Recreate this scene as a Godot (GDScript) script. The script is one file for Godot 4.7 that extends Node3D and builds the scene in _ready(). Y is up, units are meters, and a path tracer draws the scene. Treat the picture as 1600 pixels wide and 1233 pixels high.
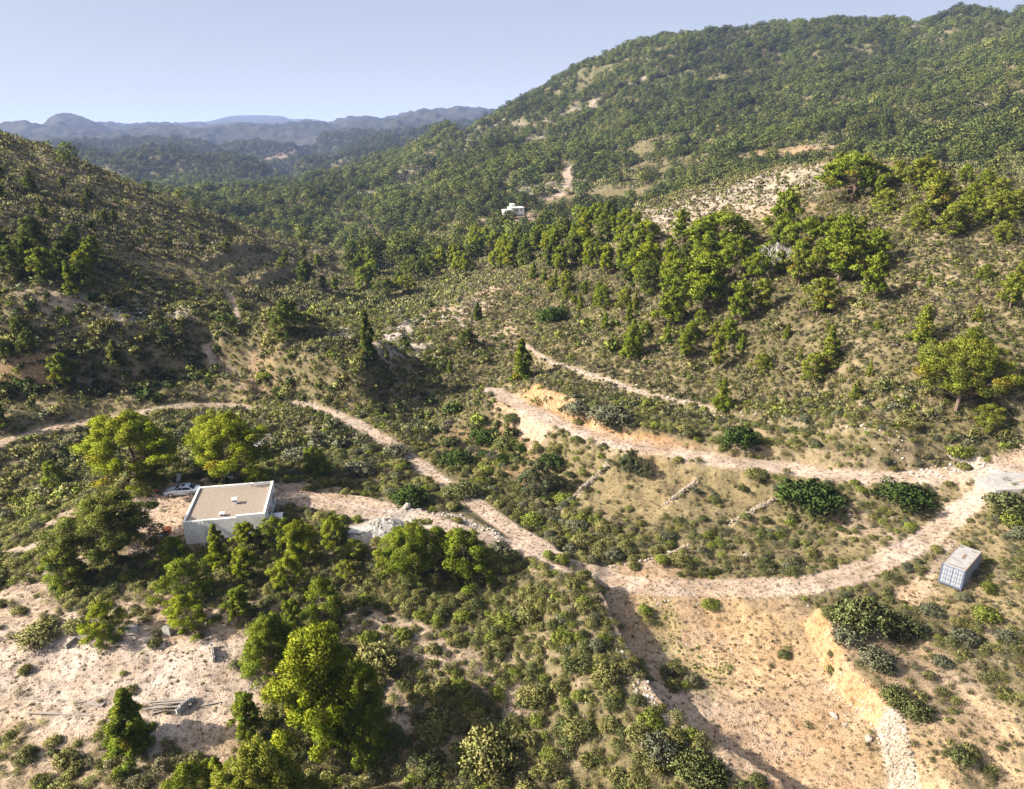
extends Node3D
# A dry Mediterranean valley seen from about fifty metres above a small flat-roofed house.

const EYE := 50.0                      # metres of the camera above the yard of the house
const FOC := 1141.7                    # focal length in pixels of the 1600 x 1233 photograph
const PITCH := 0.35779                 # 20.5 degrees down
var cp := cos(PITCH)
var sp := sin(PITCH)
var rng := RandomNumberGenerator.new()

# ---------------------------------------------------------------- the lie of the land: surveyed points
# column, row (where the point shows) and its height in metres
const LEVELS := "0 1233 -3;0 1050 -1.5;150 1050 -1.5;300 1180 -2.8;100 1200 -2.8;330 1040 -1.2;0 940 -1;180 850 -.2;60 900 -.5;0 870 -1.5;280 900 -.4;420 920 -.6;282 840 0;430 810 0;300 775 0;230 775 0;350 745 0;440 770 0;150 790 -.6;80 820 -3;0 800 -6;500 785 0;600 803 -.3;720 828 -.7;830 862 -1.2;930 900 -1.5;1040 920 -1.6;1200 918 -1.5;1330 900 -1.2;1440 850 -.2;1520 780 1.6;1560 757 2.6;1600 745 3.2;500 900 -.9;600 1000 -1.6;750 950 -1.6;880 900 -1.6;940 990 -1.8;780 1100 -2.6;1000 1100 -2.4;600 1150 -3.2;450 1160 -3.2;900 1200 -3.4;1050 1170 -3;1180 1233 -3.6;700 1233 -4;400 1233 -3.8;1050 1000 -3.4;1200 1000 -3.2;1150 1150 -4.2;1300 1200 -4;1220 1233 -4.3;1100 1080 -3.9;1340 1000 -1.8;1450 1000 -1.2;1500 920 -1.1;1590 900 -.2;1590 1050 -.5;1500 1150 -1.6;1460 1233 -2;1590 1233 -1.2;1380 940 -1.6;1590 800 2;1480 742 2.7;1300 744 2.2;1150 715 2;1000 695 2.2;900 670 2;830 640 1.7;770 610 1;1400 780 -.4;1250 830 -2.4;1100 850 -2.8;1180 790 -2;1000 790 -2.6;1050 740 -.5;900 740 -2.6;850 700 -2.2;780 745 -4.3;830 830 -4;900 860 -3.4;760 690 -4.5;700 640 -5;740 610 -4;660 740 -3.2;600 690 -2.8;540 655 -2.2;480 632 -1.6;620 770 -2.6;550 720 -3;500 680 -3;720 780 -3;770 815 -2.2;690 755 -3.4;400 640 -1.4;300 635 -1.2;200 655 -1.6;100 675 -2.5;0 692 -3.4;300 690 -4;200 720 -4;420 700 -2.5;100 745 -6;0 750 -6;450 745 -.6;150 620 -.6;0 645 -1.4;300 597 -.4;380 590 -.8"
# column, row and distance in metres
const SPOTS := "0 600 150;150 600 152;300 570 158;0 560 157;150 565 160;640 590 152;680 540 165;640 520 185;590 480 250;530 430 310;560 400 400;480 370 560;450 640 141;500 635 142;500 590 152;500 540 168;560 590 152;430 540 172;400 570 160;340 560 163;740 560 160;800 590 150;900 580 142;860 545 155;1000 610 132;1100 640 125;1250 670 116;1400 690 110;1590 690 112;720 470 212;640 440 290;850 400 245;700 400 310;780 500 185;900 500 172;1050 450 170;1150 550 142;1300 480 148;1450 550 130;1590 560 132;1450 400 165;1590 420 165;1250 370 185;1050 370 215;950 440 195;1000 520 155;1300 600 128;1130 330 222;1350 300 205;1500 320 190;350 450 215;200 440 190;50 420 185;100 350 218;250 380 250;400 400 275;450 470 225;0 300 240;20 480 170;100 500 166;250 500 170;400 510 186;200 540 160;480 500 205;520 470 245;480 420 300;900 330 480;800 338 480;885 270 620;1200 228 560;1000 250 620;1400 232 500;1590 260 400;700 350 450;750 300 560;1100 160 850;1300 130 850;1480 100 900;1550 200 560;900 200 850;760 250 700;650 290 760;560 330 620;450 305 1000;400 320 800;620 250 950;1300 200 620;1000 130 940;1200 90 980;690 225 1000;400 335 620;450 290 1400;550 275 1200;330 280 1450;200 262 1500;500 262 1700;600 240 1700;680 205 1900;400 240 2500;480 225 2600;330 250 2300;140 240 2700;560 235 2400;220 225 3200;300 225 3300;420 215 3300;520 220 3000;60 225 3600;650 200 3300"
# crests: column, row and distance; the land drops behind them
const CRESTS := "0 207 325;50 222 322;100 241 318;150 261 318;200 281 320;250 300 326;300 319 332;350 334 337;400 350 350;450 364 362;500 379 372;540 397 380;960 345 252;1030 317 250;1100 291 247;1200 263 242;1270 254 238;1340 249 233;1450 256 225;1530 280 215;1600 303 205;770 182 1250;800 162 1200;850 131 1150;900 105 1100;960 84 1070;1000 73 1060;1070 56 1080;1130 47 1100;1210 37 1120;1300 31 1150;1370 31 1200;1430 36 1260;1460 26 1230;1500 15 1200;1550 16 1150;1600 21 1100;730 205 1280;200 248 1800;235 236 1850;270 232 1900;310 240 1850;330 250 1800;360 250 1600;400 262 1550;440 282 1500;640 222 2000;700 197 2100;740 200 2150;600 240 1950;350 228 2700;400 220 2750;440 228 2700;20 217 4600;55 203 4600;75 187 4600;100 180 4600;130 184 4600;160 195 4600;190 203 4500;235 196 4500;262 194 4500;320 200 4400;370 194 4400;420 192 4400;470 193 4400;520 194 4400;570 181 4400;592 184 4400;602 190 4500;640 179 4600;700 170 4700;718 166 4700;765 172 4700;360 184 9000;380 182 9000;440 182 9000;460 187 9000;510 189 9000;330 192 9000"
# bearing, distance, height of land outside the view
const BEYOND := "-1 60 -4;-1 100 -3;-1 200 20;-1 300 45;-1 600 40;-1 2000 20;1 60 0;1 100 3;1 150 14;1 230 38;1 500 60;1 1000 200;1 2000 80;-1.3 100 -4;-1.3 300 30;1.3 100 3;1.3 300 40;1.3 1000 150;-1.3 1500 30;-.8 235 46;.8 1100 200;.75 70 0;-.75 75 -3"

# ---------------------------------------------------------------- the ground grid: bearings x distances
const TH_IN := 0.83
const NTC := 600                       # bearings within TH_IN
const NSK := 14                        # bearings on each side beyond
var NT := NTC + 2 * NSK
var NR := 0
var th := PackedFloat32Array()
var lr := PackedFloat32Array()
var lr_table := PackedFloat32Array()
var gx := PackedFloat32Array()
var gz := PackedFloat32Array()
var gh := PackedFloat32Array()
var m_soil := PackedFloat32Array()
var m_rock := PackedFloat32Array()
var m_ochre := PackedFloat32Array()
var m_straw := PackedFloat32Array()
var m_green := PackedFloat32Array()
var m_clear := PackedFloat32Array()
var cls := PackedInt32Array()
var near_d := PackedFloat32Array()
var seen := PackedByteArray()
var knots := PackedFloat64Array()      # bearing, log distance, weight
var knot_n := 0


func numbers(text: String) -> Array:
	var out := []
	for row in text.split(";"):
		out.append(row.strip_edges().split_floats(" ", false))
	return out


func ray(u: float, v: float) -> Vector3:
	var a := (u - 800.0) / FOC
	var b := (616.5 - v) / FOC
	return Vector3(a, b * cp - sp, -(cp + b * sp))


func at_height(u: float, v: float, h: float) -> Vector3:
	var d := ray(u, v)
	return Vector3(0, EYE, 0) + d * ((h - EYE) / d.y)


func survey() -> Array:
	var pts := []
	for q in numbers(LEVELS):
		var p := at_height(q[0], q[1], q[2])
		var r := Vector2(p.x, p.z).length()
		pts.append([atan2(p.x, -p.z), log(r), (p.y - EYE) / r])
	for pass_ in 2:
		for q in numbers(SPOTS if pass_ == 0 else CRESTS):
			var d := ray(q[0], q[1])
			var f := Vector2(d.x, d.z).length()
			var r: float = q[2]
			pts.append([atan2(d.x, -d.z), log(r), d.y / f])
			if pass_ == 1:
				var far := [-.035, 1.28] if r < 1000 else [-.05, 1.35] if r < 1400 else [-.012, 1.2] if r < 4000 else [-.01, 1.3]
				pts.append([atan2(d.x, -d.z), log(r * far[1]), d.y / f + far[0]])
	for k in 14:
		var b := -1.3 + 0.2 * k
		pts.append([b, log(13000.0), -.0085])
		pts.append([b, log(12.0), -54.0 / 12.0])
		pts.append([b, log(22.0), -53.0 / 22.0])
	for q in numbers(BEYOND):
		pts.append([q[0], log(q[1]), (q[2] - EYE) / q[1]])
	return pts


func solve_land(pts: Array) -> void:
	# multiquadric interpolation; small dense system solved by elimination with pivoting
	var n := pts.size()
	var w := n + 2
	var rows := []
	for i in n + 1:
		var row := PackedFloat64Array()
		row.resize(w)
		if i < n:
			var p: Array = pts[i]
			var r := exp(p[1])
			for j in n:
				var q: Array = pts[j]
				var dx: float = p[0] - q[0]
				var dy: float = p[1] - q[1]
				row[j] = sqrt(dx * dx + dy * dy + 0.0025)
			row[i] -= 0.012
			row[n] = 1.0
			row[n + 1] = p[2] * r / (r + 80.0)
		else:
			for j in n:
				row[j] = 1.0
		rows.append(row)
	for c in n + 1:
		var best := c
		for i in range(c + 1, n + 1):
			if absf(rows[i][c]) > absf(rows[best][c]):
				best = i
		var t = rows[c]
		rows[c] = rows[best]
		rows[best] = t
		var prow: PackedFloat64Array = rows[c]
		var inv := 1.0 / prow[c]
		for i in range(c + 1, n + 1):
			var row: PackedFloat64Array = rows[i]
			var f := row[c] * inv
			if f == 0.0:
				continue
			for j in range(c + 1, w):
				row[j] -= f * prow[j]
			rows[i] = row
	var x := PackedFloat64Array()
	x.resize(n + 1)
	for i in range(n, -1, -1):
		var row: PackedFloat64Array = rows[i]
		var s := row[n + 1]
		for j in range(i + 1, n + 1):
			s -= row[j] * x[j]
		x[i] = s / row[i]
	knot_n = n
	knots.resize(3 * n + 1)
	for i in n:
		knots[3 * i] = pts[i][0]
		knots[3 * i + 1] = pts[i][1]
		knots[3 * i + 2] = x[i]
	knots[3 * n] = x[n]


func land(b: float, l: float) -> float:
	var s := knots[3 * knot_n]
	for i in knot_n:
		var dx := b - knots[3 * i]
		var dy := l - knots[3 * i + 1]
		s += knots[3 * i + 2] * sqrt(dx * dx + dy * dy + 0.0025)
	return s


func cubic(a: float, b: float, c: float, d: float, t: float) -> float:
	return b + 0.5 * t * (c - a + t * (2.0 * a - 5.0 * b + 4.0 * c - d + t * (3.0 * (b - c) + d - a)))


func lay_grid() -> void:
	for k in NT:
		var q := k - NSK
		if q < 0:
			th.append(-TH_IN - 0.7 * pow(-q / float(NSK), 1.6))
		elif q >= NTC:
			th.append(TH_IN + 0.7 * pow((q - NTC + 1) / float(NSK), 1.6))
		else:
			th.append(-TH_IN + 2.0 * TH_IN * q / (NTC - 1))
	var l := log(20.0)
	while l < log(13000.0):
		lr.append(l)
		var r := exp(l)
		l += 0.04 if r < 42 else 0.0042 if r < 160 else 0.0062 if r < 450 else 0.0095 if r < 1600 else 0.016
	NR = lr.size()
	lr_table.resize(2049)
	var j := 0
	for k in 2049:
		var x := lr[0] + (lr[NR - 1] - lr[0]) * k / 2048.0
		while j < NR - 2 and lr[j + 1] < x:
			j += 1
		lr_table[k] = j + clampf((x - lr[j]) / (lr[j + 1] - lr[j]), 0, 1)
	# coarse evaluation, then bicubic
	var ct := 96
	var cr := 180
	var t0 := -1.58
	var dt := 3.16 / (ct - 1)
	var l0 := lr[0] - 0.05
	var dl := (lr[NR - 1] + 0.1 - l0) / (cr - 1)
	var fine_t0 := -0.9
	# bearings are denser inside the view: two coarse strips
	var coarse := PackedFloat32Array()
	var cth := PackedFloat32Array()
	for i in ct:
		var s := -1.0 + 2.0 * i / (ct - 1)
		cth.append(s * 0.9 if absf(s) < 0.93 else signf(s) * (0.837 + (absf(s) - 0.93) * 10.5))
	coarse.resize(ct * cr)
	for i in ct:
		for k in cr:
			coarse[i * cr + k] = land(cth[i], l0 + dl * k)
	gx.resize(NT * NR)
	gz.resize(NT * NR)
	gh.resize(NT * NR)
	for m in [m_soil, m_rock, m_ochre, m_straw, m_green, m_clear, near_d]:
		m.resize(NT * NR)
	cls.resize(NT * NR)
	seen.resize(NT * NR)
	var col := PackedFloat32Array()
	col.resize(cr)
	var a := 0
	for i in NT:
		while a < ct - 2 and cth[a + 1] <= th[i]:
			a += 1
		while a > 0 and cth[a] > th[i]:
			a -= 1
		var f := clampf((th[i] - cth[a]) / (cth[a + 1] - cth[a]), 0, 1)
		var am := maxi(a - 1, 0) * cr
		var a2 := mini(a + 2, ct - 1) * cr
		for k in cr:
			col[k] = cubic(coarse[am + k], coarse[a * cr + k], coarse[a * cr + cr + k], coarse[a2 + k], f)
		var si := sin(th[i])
		var co := cos(th[i])
		for jj in NR:
			var x := (lr[jj] - l0) / dl
			var k := clampi(int(x), 1, cr - 3)
			var val := cubic(col[k - 1], col[k], col[k + 1], col[k + 2], x - k)
			var r := exp(lr[jj])
			var n := i * NR + jj
			gx[n] = r * si
			gz[n] = -r * co
			gh[n] = EYE + val * (r + 80.0)


func col_of(b: float) -> float:
	if absf(b) <= TH_IN:
		return NSK + (b + TH_IN) / (2.0 * TH_IN) * (NTC - 1)
	var lo := 0
	var hi := NT - 1
	while hi - lo > 1:
		var m := (lo + hi) / 2
		if th[m] <= b:
			lo = m
		else:
			hi = m
	return lo + clampf((b - th[lo]) / (th[hi] - th[lo]), 0, 1)


func row_of(l: float) -> float:
	var x := clampf((l - lr[0]) / (lr[NR - 1] - lr[0]), 0, 1) * 2048.0
	var k := mini(int(x), 2047)
	return lerpf(lr_table[k], lr_table[k + 1], x - k)


func ground(x: float, z: float) -> float:
	var i := clampf(col_of(atan2(x, -z)), 0, NT - 1.001)
	var j := clampf(row_of(0.5 * log(x * x + z * z)), 0, NR - 1.001)
	var n := int(i) * NR + int(j)
	var fi := i - int(i)
	var fj := j - int(j)
	return lerpf(lerpf(gh[n], gh[n + 1], fj), lerpf(gh[n + NR], gh[n + NR + 1], fj), fi)


func cell(x: float, z: float) -> int:
	return clampi(roundi(col_of(atan2(x, -z))), 0, NT - 1) * NR + clampi(roundi(row_of(0.5 * log(x * x + z * z))), 0, NR - 1)


func pick(u: float, v: float) -> Vector3:
	# the spot of ground that shows at that column and row
	var d := ray(u, v)
	var f := Vector2(d.x, d.z).length()
	var t := d.y / f
	var i := clampi(roundi(col_of(atan2(d.x, -d.z))), 0, NT - 1)
	var last := (gh[i * NR] - EYE) / exp(lr[0]) - t
	for j in range(1, NR):
		var now := (gh[i * NR + j] - EYE) / exp(lr[j]) - t
		if now >= 0.0:
			var r := lerpf(exp(lr[j - 1]), exp(lr[j]), last / (last - now)) if last < 0.0 else exp(lr[j])
			return Vector3(d.x / f * r, EYE + t * r, d.z / f * r)
		last = now
	return Vector3(d.x / f, t, d.z / f) * 9000.0 + Vector3(0, EYE, 0)


func trail(text: String, sub := 5) -> PackedVector3Array:
	var p := []
	for q in numbers(text):
		p.append(pick(q[0], q[1]))
	var out := PackedVector3Array()
	for k in p.size() - 1:
		var a: Vector3 = p[maxi(k - 1, 0)]
		var b: Vector3 = p[k]
		var c: Vector3 = p[k + 1]
		var d: Vector3 = p[mini(k + 2, p.size() - 1)]
		for s in sub:
			out.append(b.cubic_interpolate(c, a, d, s / float(sub)))
	out.append(p[p.size() - 1])
	return out


func near_cells(path: PackedVector3Array, reach: float) -> Array:
	# [cells, signed distance (+ on the right hand), height of the path, share of its length]
	near_d.fill(1e9)
	var slot := {}
	var idx := PackedInt32Array()
	var dist := PackedFloat32Array()
	var hts := PackedFloat32Array()
	var along := PackedFloat32Array()
	for s in path.size() - 1:
		var a := path[s]
		var b := path[s + 1]
		var ra := Vector2(a.x, a.z).length()
		var rb := Vector2(b.x, b.z).length()
		var rmin := maxf(minf(ra, rb) - reach, 20.0)
		var ta := atan2(a.x, -a.z)
		var tb := atan2(b.x, -b.z)
		var pad := reach / rmin
		var i0 := maxi(int(col_of(minf(ta, tb) - pad)), 0)
		var i1 := mini(int(col_of(maxf(ta, tb) + pad)) + 1, NT - 1)
		var j0 := maxi(int(row_of(log(rmin))), 0)
		var j1 := mini(int(row_of(log(maxf(ra, rb) + reach))) + 1, NR - 1)
		var ex := b.x - a.x
		var ez := b.z - a.z
		var e2 := maxf(ex * ex + ez * ez, 1e-6)
		for i in range(i0, i1 + 1):
			for j in range(j0, j1 + 1):
				var n := i * NR + j
				var wx := gx[n] - a.x
				var wz := gz[n] - a.z
				var t := clampf((wx * ex + wz * ez) / e2, 0, 1)
				var qx := wx - t * ex
				var qz := wz - t * ez
				var d2 := qx * qx + qz * qz
				if d2 > reach * reach or d2 >= near_d[n]:
					continue
				near_d[n] = d2
				if not slot.has(n):
					slot[n] = idx.size()
					idx.append(n)
					dist.append(0)
					hts.append(0)
					along.append(0)
				var k: int = slot[n]
				dist[k] = sqrt(d2) * (1.0 if ex * wz - ez * wx >= 0.0 else -1.0)
				hts[k] = lerpf(a.y, b.y, t)
				along[k] = (s + t) / (path.size() - 1)
	return [idx, dist, hts, along]


func scarp(text: String, reach: float, drop: float, sharp: float, bare := "", ends := 0.12, bias := 0.5) -> void:
	# the right hand side of the line sinks, the left hand side rises
	var f := near_cells(trail(text), reach)
	var mask := mask_named(bare)
	for k in f[0].size():
		var n: int = f[0][k]
		var d: float = f[1][k]
		var e := smoothstep(0.0, ends, f[3][k]) * smoothstep(0.0, ends, 1.0 - f[3][k])
		var w := wob.get_noise_2d(gx[n] * 3.0, gz[n] * 3.0) * sharp * 0.8
		var step_ := smoothstep(-sharp, sharp, d + w)
		var fade := 1.0 - smoothstep(reach * 0.25, reach, absf(d))
		gh[n] -= drop * e * (step_ - bias) * fade
		if bare and absf(d) < sharp * 1.9:
			mask[n] = maxf(mask[n], e * (1.0 - smoothstep(sharp * 0.8, sharp * 1.9, absf(d))))
			m_clear[n] = maxf(m_clear[n], e * 0.75)
	put_mask(bare, mask)


func mask_named(m: String) -> PackedFloat32Array:
	return m_soil if m == "soil" else m_rock if m == "rock" else m_ochre if m == "ochre" else m_straw if m == "straw" else m_green if m == "green" else PackedFloat32Array()


func put_mask(m: String, v: PackedFloat32Array) -> void:
	match m:
		"soil": m_soil = v
		"rock": m_rock = v
		"ochre": m_ochre = v
		"straw": m_straw = v
		"green": m_green = v


func patch(mask_name: String, text: String, half: float, strength: float, clear := 0.7, ragged := 0.6) -> void:
	var f := near_cells(trail(text), half * 1.6)
	var mask := mask_named(mask_name)
	for k in f[0].size():
		var n: int = f[0][k]
		var d := absf(f[1][k]) / half
		d += ragged * (wob.get_noise_2d(gx[n] * 22.0 / half, gz[n] * 22.0 / half) + 0.5 * wob.get_noise_2d(gx[n] * 70.0 / half, gz[n] * 70.0 / half + 90.0))
		var s := 1.0 - smoothstep(0.65, 1.25, d)
		mask[n] = maxf(mask[n], s * strength)
		m_clear[n] = maxf(m_clear[n], s * clear)
	put_mask(mask_name, mask)


func track(text: String, half: float, which: int, ruts := true, strength := 1.0, bed := 0.9) -> PackedVector3Array:
	var path := trail(text)
	for pass_ in 3:
		var was := path.duplicate()
		for k in range(1, path.size() - 1):
			path[k].y = (was[k - 1].y + was[k].y * 2.0 + was[k + 1].y) * 0.25
	var f := near_cells(path, half * 2.2 + 0.8)
	for k in f[0].size():
		var n: int = f[0][k]
		var d: float = f[1][k]
		var wide := half * (1.0 + 0.35 * wob.get_noise_2d(gx[n] * 4.0, gz[n] * 4.0))
		var b := 1.0 - smoothstep(wide * 0.9, wide * 2.0 + 0.6, absf(d))
		gh[n] = lerpf(gh[n], f[2][k] + (0.0 if not ruts else -0.10 * exp(-pow((absf(d) - 0.85) / 0.28, 2.0))), b * bed)
		var s := 1.0 - smoothstep(wide * 0.8, wide * 1.25, absf(d))
		if ruts:
			var mid := exp(-pow(d / 0.42, 2.0)) * clampf(0.45 + 1.6 * wob.get_noise_2d(gx[n] * 9.0, gz[n] * 9.0), 0, 0.8)
			s *= 1.0 - mid * 0.75
		m_soil[n] = maxf(m_soil[n], s * strength)
		m_rock[n] = maxf(m_rock[n], s * strength * 0.42)
		m_clear[n] = maxf(m_clear[n], 1.0 - smoothstep(wide * 0.95, wide * 1.35, absf(d)))
		if absf(d) < wide:
			cls[n] = which
	return path


func mound(u: float, v: float, radius: float, up: float, squash := 1.0, turn := 0.0) -> void:
	var c := pick(u, v)
	var f := near_cells(PackedVector3Array([c, c + Vector3(0.01, 0, 0)]), radius * maxf(1.0, squash))
	for k in f[0].size():
		var n: int = f[0][k]
		var dx := gx[n] - c.x
		var dz := gz[n] - c.z
		var x := (dx * cos(turn) + dz * sin(turn)) / squash
		var y := -dx * sin(turn) + dz * cos(turn)
		var q := clampf(1.0 - (x * x + y * y) / (radius * radius), 0, 1)
		gh[n] += up * q * q * (3.0 - 2.0 * q)


var wob := noise(7, 0.03, 3)
var n_big := noise(11, 0.012, 4)
var n_mid := noise(12, 0.09, 4)
var n_fine := noise(13, 0.45, 3)
var n_ridge := noise(14, 0.0045, 4, true)
var n_far := noise(15, 0.0011, 5, true)


func noise(s: int, f: float, octaves: int, ridged := false) -> FastNoiseLite:
	var n := FastNoiseLite.new()
	n.seed = s
	n.noise_type = FastNoiseLite.TYPE_SIMPLEX_SMOOTH
	n.frequency = f
	n.fractal_octaves = octaves
	n.fractal_type = FastNoiseLite.FRACTAL_RIDGED if ridged else FastNoiseLite.FRACTAL_FBM
	return n


func roughen() -> void:
	for i in NT:
		for j in NR:
			var n := i * NR + j
			var r := exp(lr[j])
			var x := gx[n]
			var z := gz[n]
			var h := gh[n]
			if r < 460.0:
				var k := smoothstep(105.0, 170.0, r)
				h += n_mid.get_noise_2d(x, z) * lerpf(0.35, 1.5, k) * (1.0 - 0.65 * m_soil[n]) + n_fine.get_noise_2d(x, z) * lerpf(0.13, 0.28, k) * (1.0 - 0.6 * m_soil[n])
				h += n_big.get_noise_2d(x, z) * lerpf(0.0, 2.2, smoothstep(150.0, 230.0, r))
			if r > 330.0:
				var k2 := smoothstep(380.0, 800.0, r) * (1.0 - smoothstep(1500.0, 2600.0, r))
				h += n_ridge.get_noise_2d(x, z) * 15.0 * k2 + n_big.get_noise_2d(x, z) * 6.0 * k2 + n_mid.get_noise_2d(x * 0.5, z * 0.5) * 2.0 * k2
				var k3 := smoothstep(1300.0, 2600.0, r) * (1.0 - 0.75 * smoothstep(6000.0, 8500.0, r))
				h += (n_far.get_noise_2d(x, z) + 0.3) * lerpf(22.0, 52.0, smoothstep(2600.0, 4400.0, r)) * k3 + n_ridge.get_noise_2d(x, z) * 20.0 * k3 + n_big.get_noise_2d(x * 0.7, z * 0.7) * 9.0 * k3
			gh[n] = h


func mark_seen() -> void:
	for i in NT:
		var top := -99.0
		for j in NR:
			var n := i * NR + j
			var r := exp(lr[j])
			var t := (gh[n] - EYE) / r
			seen[n] = 1 if t >= top - 1.2 / r - 0.004 else 0
			top = maxf(top, t)


# ---------------------------------------------------------------- roads, banks, bare places
func shape_land() -> void:
	# knolls and hollows
	mound(540, 585, 15.0, 7.5, 1.6, 0.5)
	mound(400, 540, 13.0, 5.5, 1.5, 0.2)
	mound(230, 590, 10.0, -2.5, 3.2, 0.1)
	mound(60, 610, 9.0, -3.0, 2.5, -0.1)
	mound(640, 620, 9.0, -2.5, 1.6, 1.2)
	mound(330, 500, 9.0, 1.6, 2.2, 0.1)
	roughen()
	skyline("40 214;55 204;70 191;78 183;84 179;92 177;103 176;115 178;128 182;145 189;165 198;188 204;200 200;222 194;235 190;245 194;262 191;275 196;300 200;330 200;345 196;370 191;400 192;440 194;475 195;500 194;520 195;540 188;570 180;590 183;598 186;606 187;625 182;645 175;680 173;700 170;718 166;740 169;765 172;800 180", 4500.0, 0.15)
	skyline("300 194;330 189;352 183;362 181;385 180;410 180;440 181;452 186;470 186;490 186;515 191;540 194", 9000.0, 0.15)
	skyline("320 246;350 229;365 225;400 220;430 226;450 237;480 234;510 246", 2700.0, 0.10)
	skyline("460 268;480 262;520 241;550 226;580 215;620 211;650 206;690 194;710 195;730 204;760 222", 2080.0, 0.10)
	skyline("150 275;165 264;180 252;200 240;225 231;240 230;265 233;290 238;310 247;318 250;335 248;352 244;365 246;385 252;405 259;430 270;450 282;475 294", 1800.0, 0.12)
	skyline("0 205;20 214;45 222;70 226;80 232;110 243;130 252;150 262;200 283;260 306;300 320;330 332;360 347;400 357;450 370;500 383;545 400", 330.0, 0.14)
	skyline("700 232;720 218;745 199;770 186;790 170;830 150;870 127;900 109;930 97;985 70;1050 60;1100 52;1140 51;1180 45;1240 39;1300 34;1340 35;1380 35;1430 37;1447 38;1465 30;1485 22;1500 18;1530 18;1560 22;1620 26", 1130.0, 0.16)
	# banks: the lower side on the right hand when walking along the line
	scarp("862 872;890 882;915 908;940 945;962 990;985 1035;1010 1085;1040 1130;1100 1178;1160 1212;1260 1275", 11.0, -2.8, 0.45, "", 0.05, 0.15)
	scarp("1420 1280;1405 1190;1385 1140;1350 1105;1312 1065;1290 1015;1272 985;1262 962", 9.0, -2.2, 0.7, "ochre", 0.06, 0.2)
	scarp("805 606;850 624;900 650;945 672;1000 684;1100 700", 5.5, 2.4, 0.9, "ochre")
	scarp("790 640;850 668;900 690;950 706;1010 718;1080 735;1200 755", 6.0, 1.8, 1.0, "", 0.1)
	scarp("945 885;1000 880;1040 868;1080 850", 4.0, -0.9, 0.5, "soil")
	scarp("868 806;905 772;938 742;952 726", 4.5, -1.3, 0.45, "soil")
	scarp("1035 795;1060 775;1088 752", 3.5, -1.0, 0.4, "soil")
	scarp("1135 822;1180 800;1212 782", 3.5, -1.0, 0.4, "soil")
	scarp("690 690;740 678;790 690;830 712", 4.0, 0.9, 0.5, "")
	scarp("640 745;700 712;735 690", 4.0, 0.9, 0.5, "")
	scarp("0 574;70 572;150 572;210 566;270 556;335 552", 8.0, 3.6, 1.6, "")
	scarp("0 520;80 505;170 530;260 520;340 500", 9.0, 2.2, 1.6, "")
	scarp("400 600;440 585;500 588;560 602;612 604", 7.0, 3.4, 1.4, "")
	scarp("335 560;400 575;450 560", 6.0, 3.0, 1.2, "")
	scarp("300 420;345 408;385 392;410 384", 10.0, 2.6, 1.2, "")
	scarp("340 436;390 418;420 404;440 396", 10.0, 2.6, 1.2, "")
	scarp("390 448;430 430;470 415", 10.0, 2.6, 1.2, "")
	scarp("820 548;860 574;930 592;1010 618;1130 645;1250 668;1380 690;1500 712", 4.5, 1.2, 0.6, "")
	scarp("1090 705;1200 712;1330 722;1450 735", 4.0, 1.0, 0.6, "")
	scarp("1120 660;1250 685;1400 705;1500 722", 3.5, 0.9, 0.5, "")
	scarp("480 770;560 776;640 796;712 818;750 832", 3.5, -1.0, 0.7, "", 0.1)
	scarp("60 845;110 812;160 782;215 768", 4.0, -1.2, 0.9, "soil", 0.1)
	# bare ground
	patch("soil", "205 768;245 785;270 795;260 826", 5.5, 0.9, 0.97)
	patch("soil", "300 768;280 785", 5.0, 0.8, 0.97)
	patch("soil", "440 765;500 775;570 790;640 804", 4.2, 0.9, 0.95)
	patch("soil", "640 806;720 829;780 846;830 862;880 884;930 902", 2.5, 0.85, 0.9, 0.5)
	patch("soil", "100 812;150 790;200 775", 3.6, 0.9)
	patch("soil", "-40 1050;20 1040;90 1035;150 1045;210 1050;270 1062;310 1080", 7.5, 0.95, 0.95)
	patch("soil", "-40 1090;40 1090;120 1095;250 1085;330 1095", 4.0, 0.85, 0.9)
	patch("soil", "10 1000;0 960;30 930;70 905;110 870", 3.2, 0.7, 0.6)
	patch("soil", "130 850;80 900;30 960", 2.2, 0.7, 0.6)
	patch("soil", "200 945;260 940;340 950;400 965", 2.0, 0.8, 0.4)
	patch("soil", "300 1010;380 1030;400 1080", 3.0, 0.5, 0.3)
	patch("soil", "40 1180;140 1190;260 1180", 3.5, 0.5, 0.3)
	patch("soil", "560 965;640 1000;760 1060;800 1100", 2.2, 0.55, 0.2, 0.8)
	patch("soil", "520 1040;600 1110;680 1160", 2.2, 0.5, 0.2, 0.8)
	patch("soil", "1010 945;1080 985;1140 1040;1200 1100;1260 1170;1310 1260", 8.0, 0.62, 0.95)
	patch("soil", "1060 945;1150 950;1230 975;1250 1010", 4.5, 0.5, 0.95)
	patch("soil", "1090 1120;1170 1180;1240 1233;1280 1280", 6.5, 0.8, 0.95)
	patch("straw", "1120 950;1190 1000;1180 1060;1120 1040", 3.2, 0.8, 0.0)
	patch("green", "1030 960;1050 1010;1085 1060", 2.2, 0.7, 0.0, 0.9)
	patch("green", "1060 1040;1120 1055", 1.6, 0.6, 0.0, 0.9)
	patch("ochre", "1100 1000;1170 1030;1220 1090;1240 1150", 4.5, 0.4, 0.0, 0.8)
	patch("soil", "1380 1010;1440 1050;1480 1110;1500 1160", 5.0, 0.62, 0.5)
	patch("soil", "1420 930;1440 920", 1.6, 1.0, 1.0)
	patch("straw", "1480 935;1550 945;1600 935", 4.5, 0.8, 0.3)
	patch("straw", "1500 1190;1560 1170;1600 1150", 5.0, 0.8, 0.3)
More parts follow.
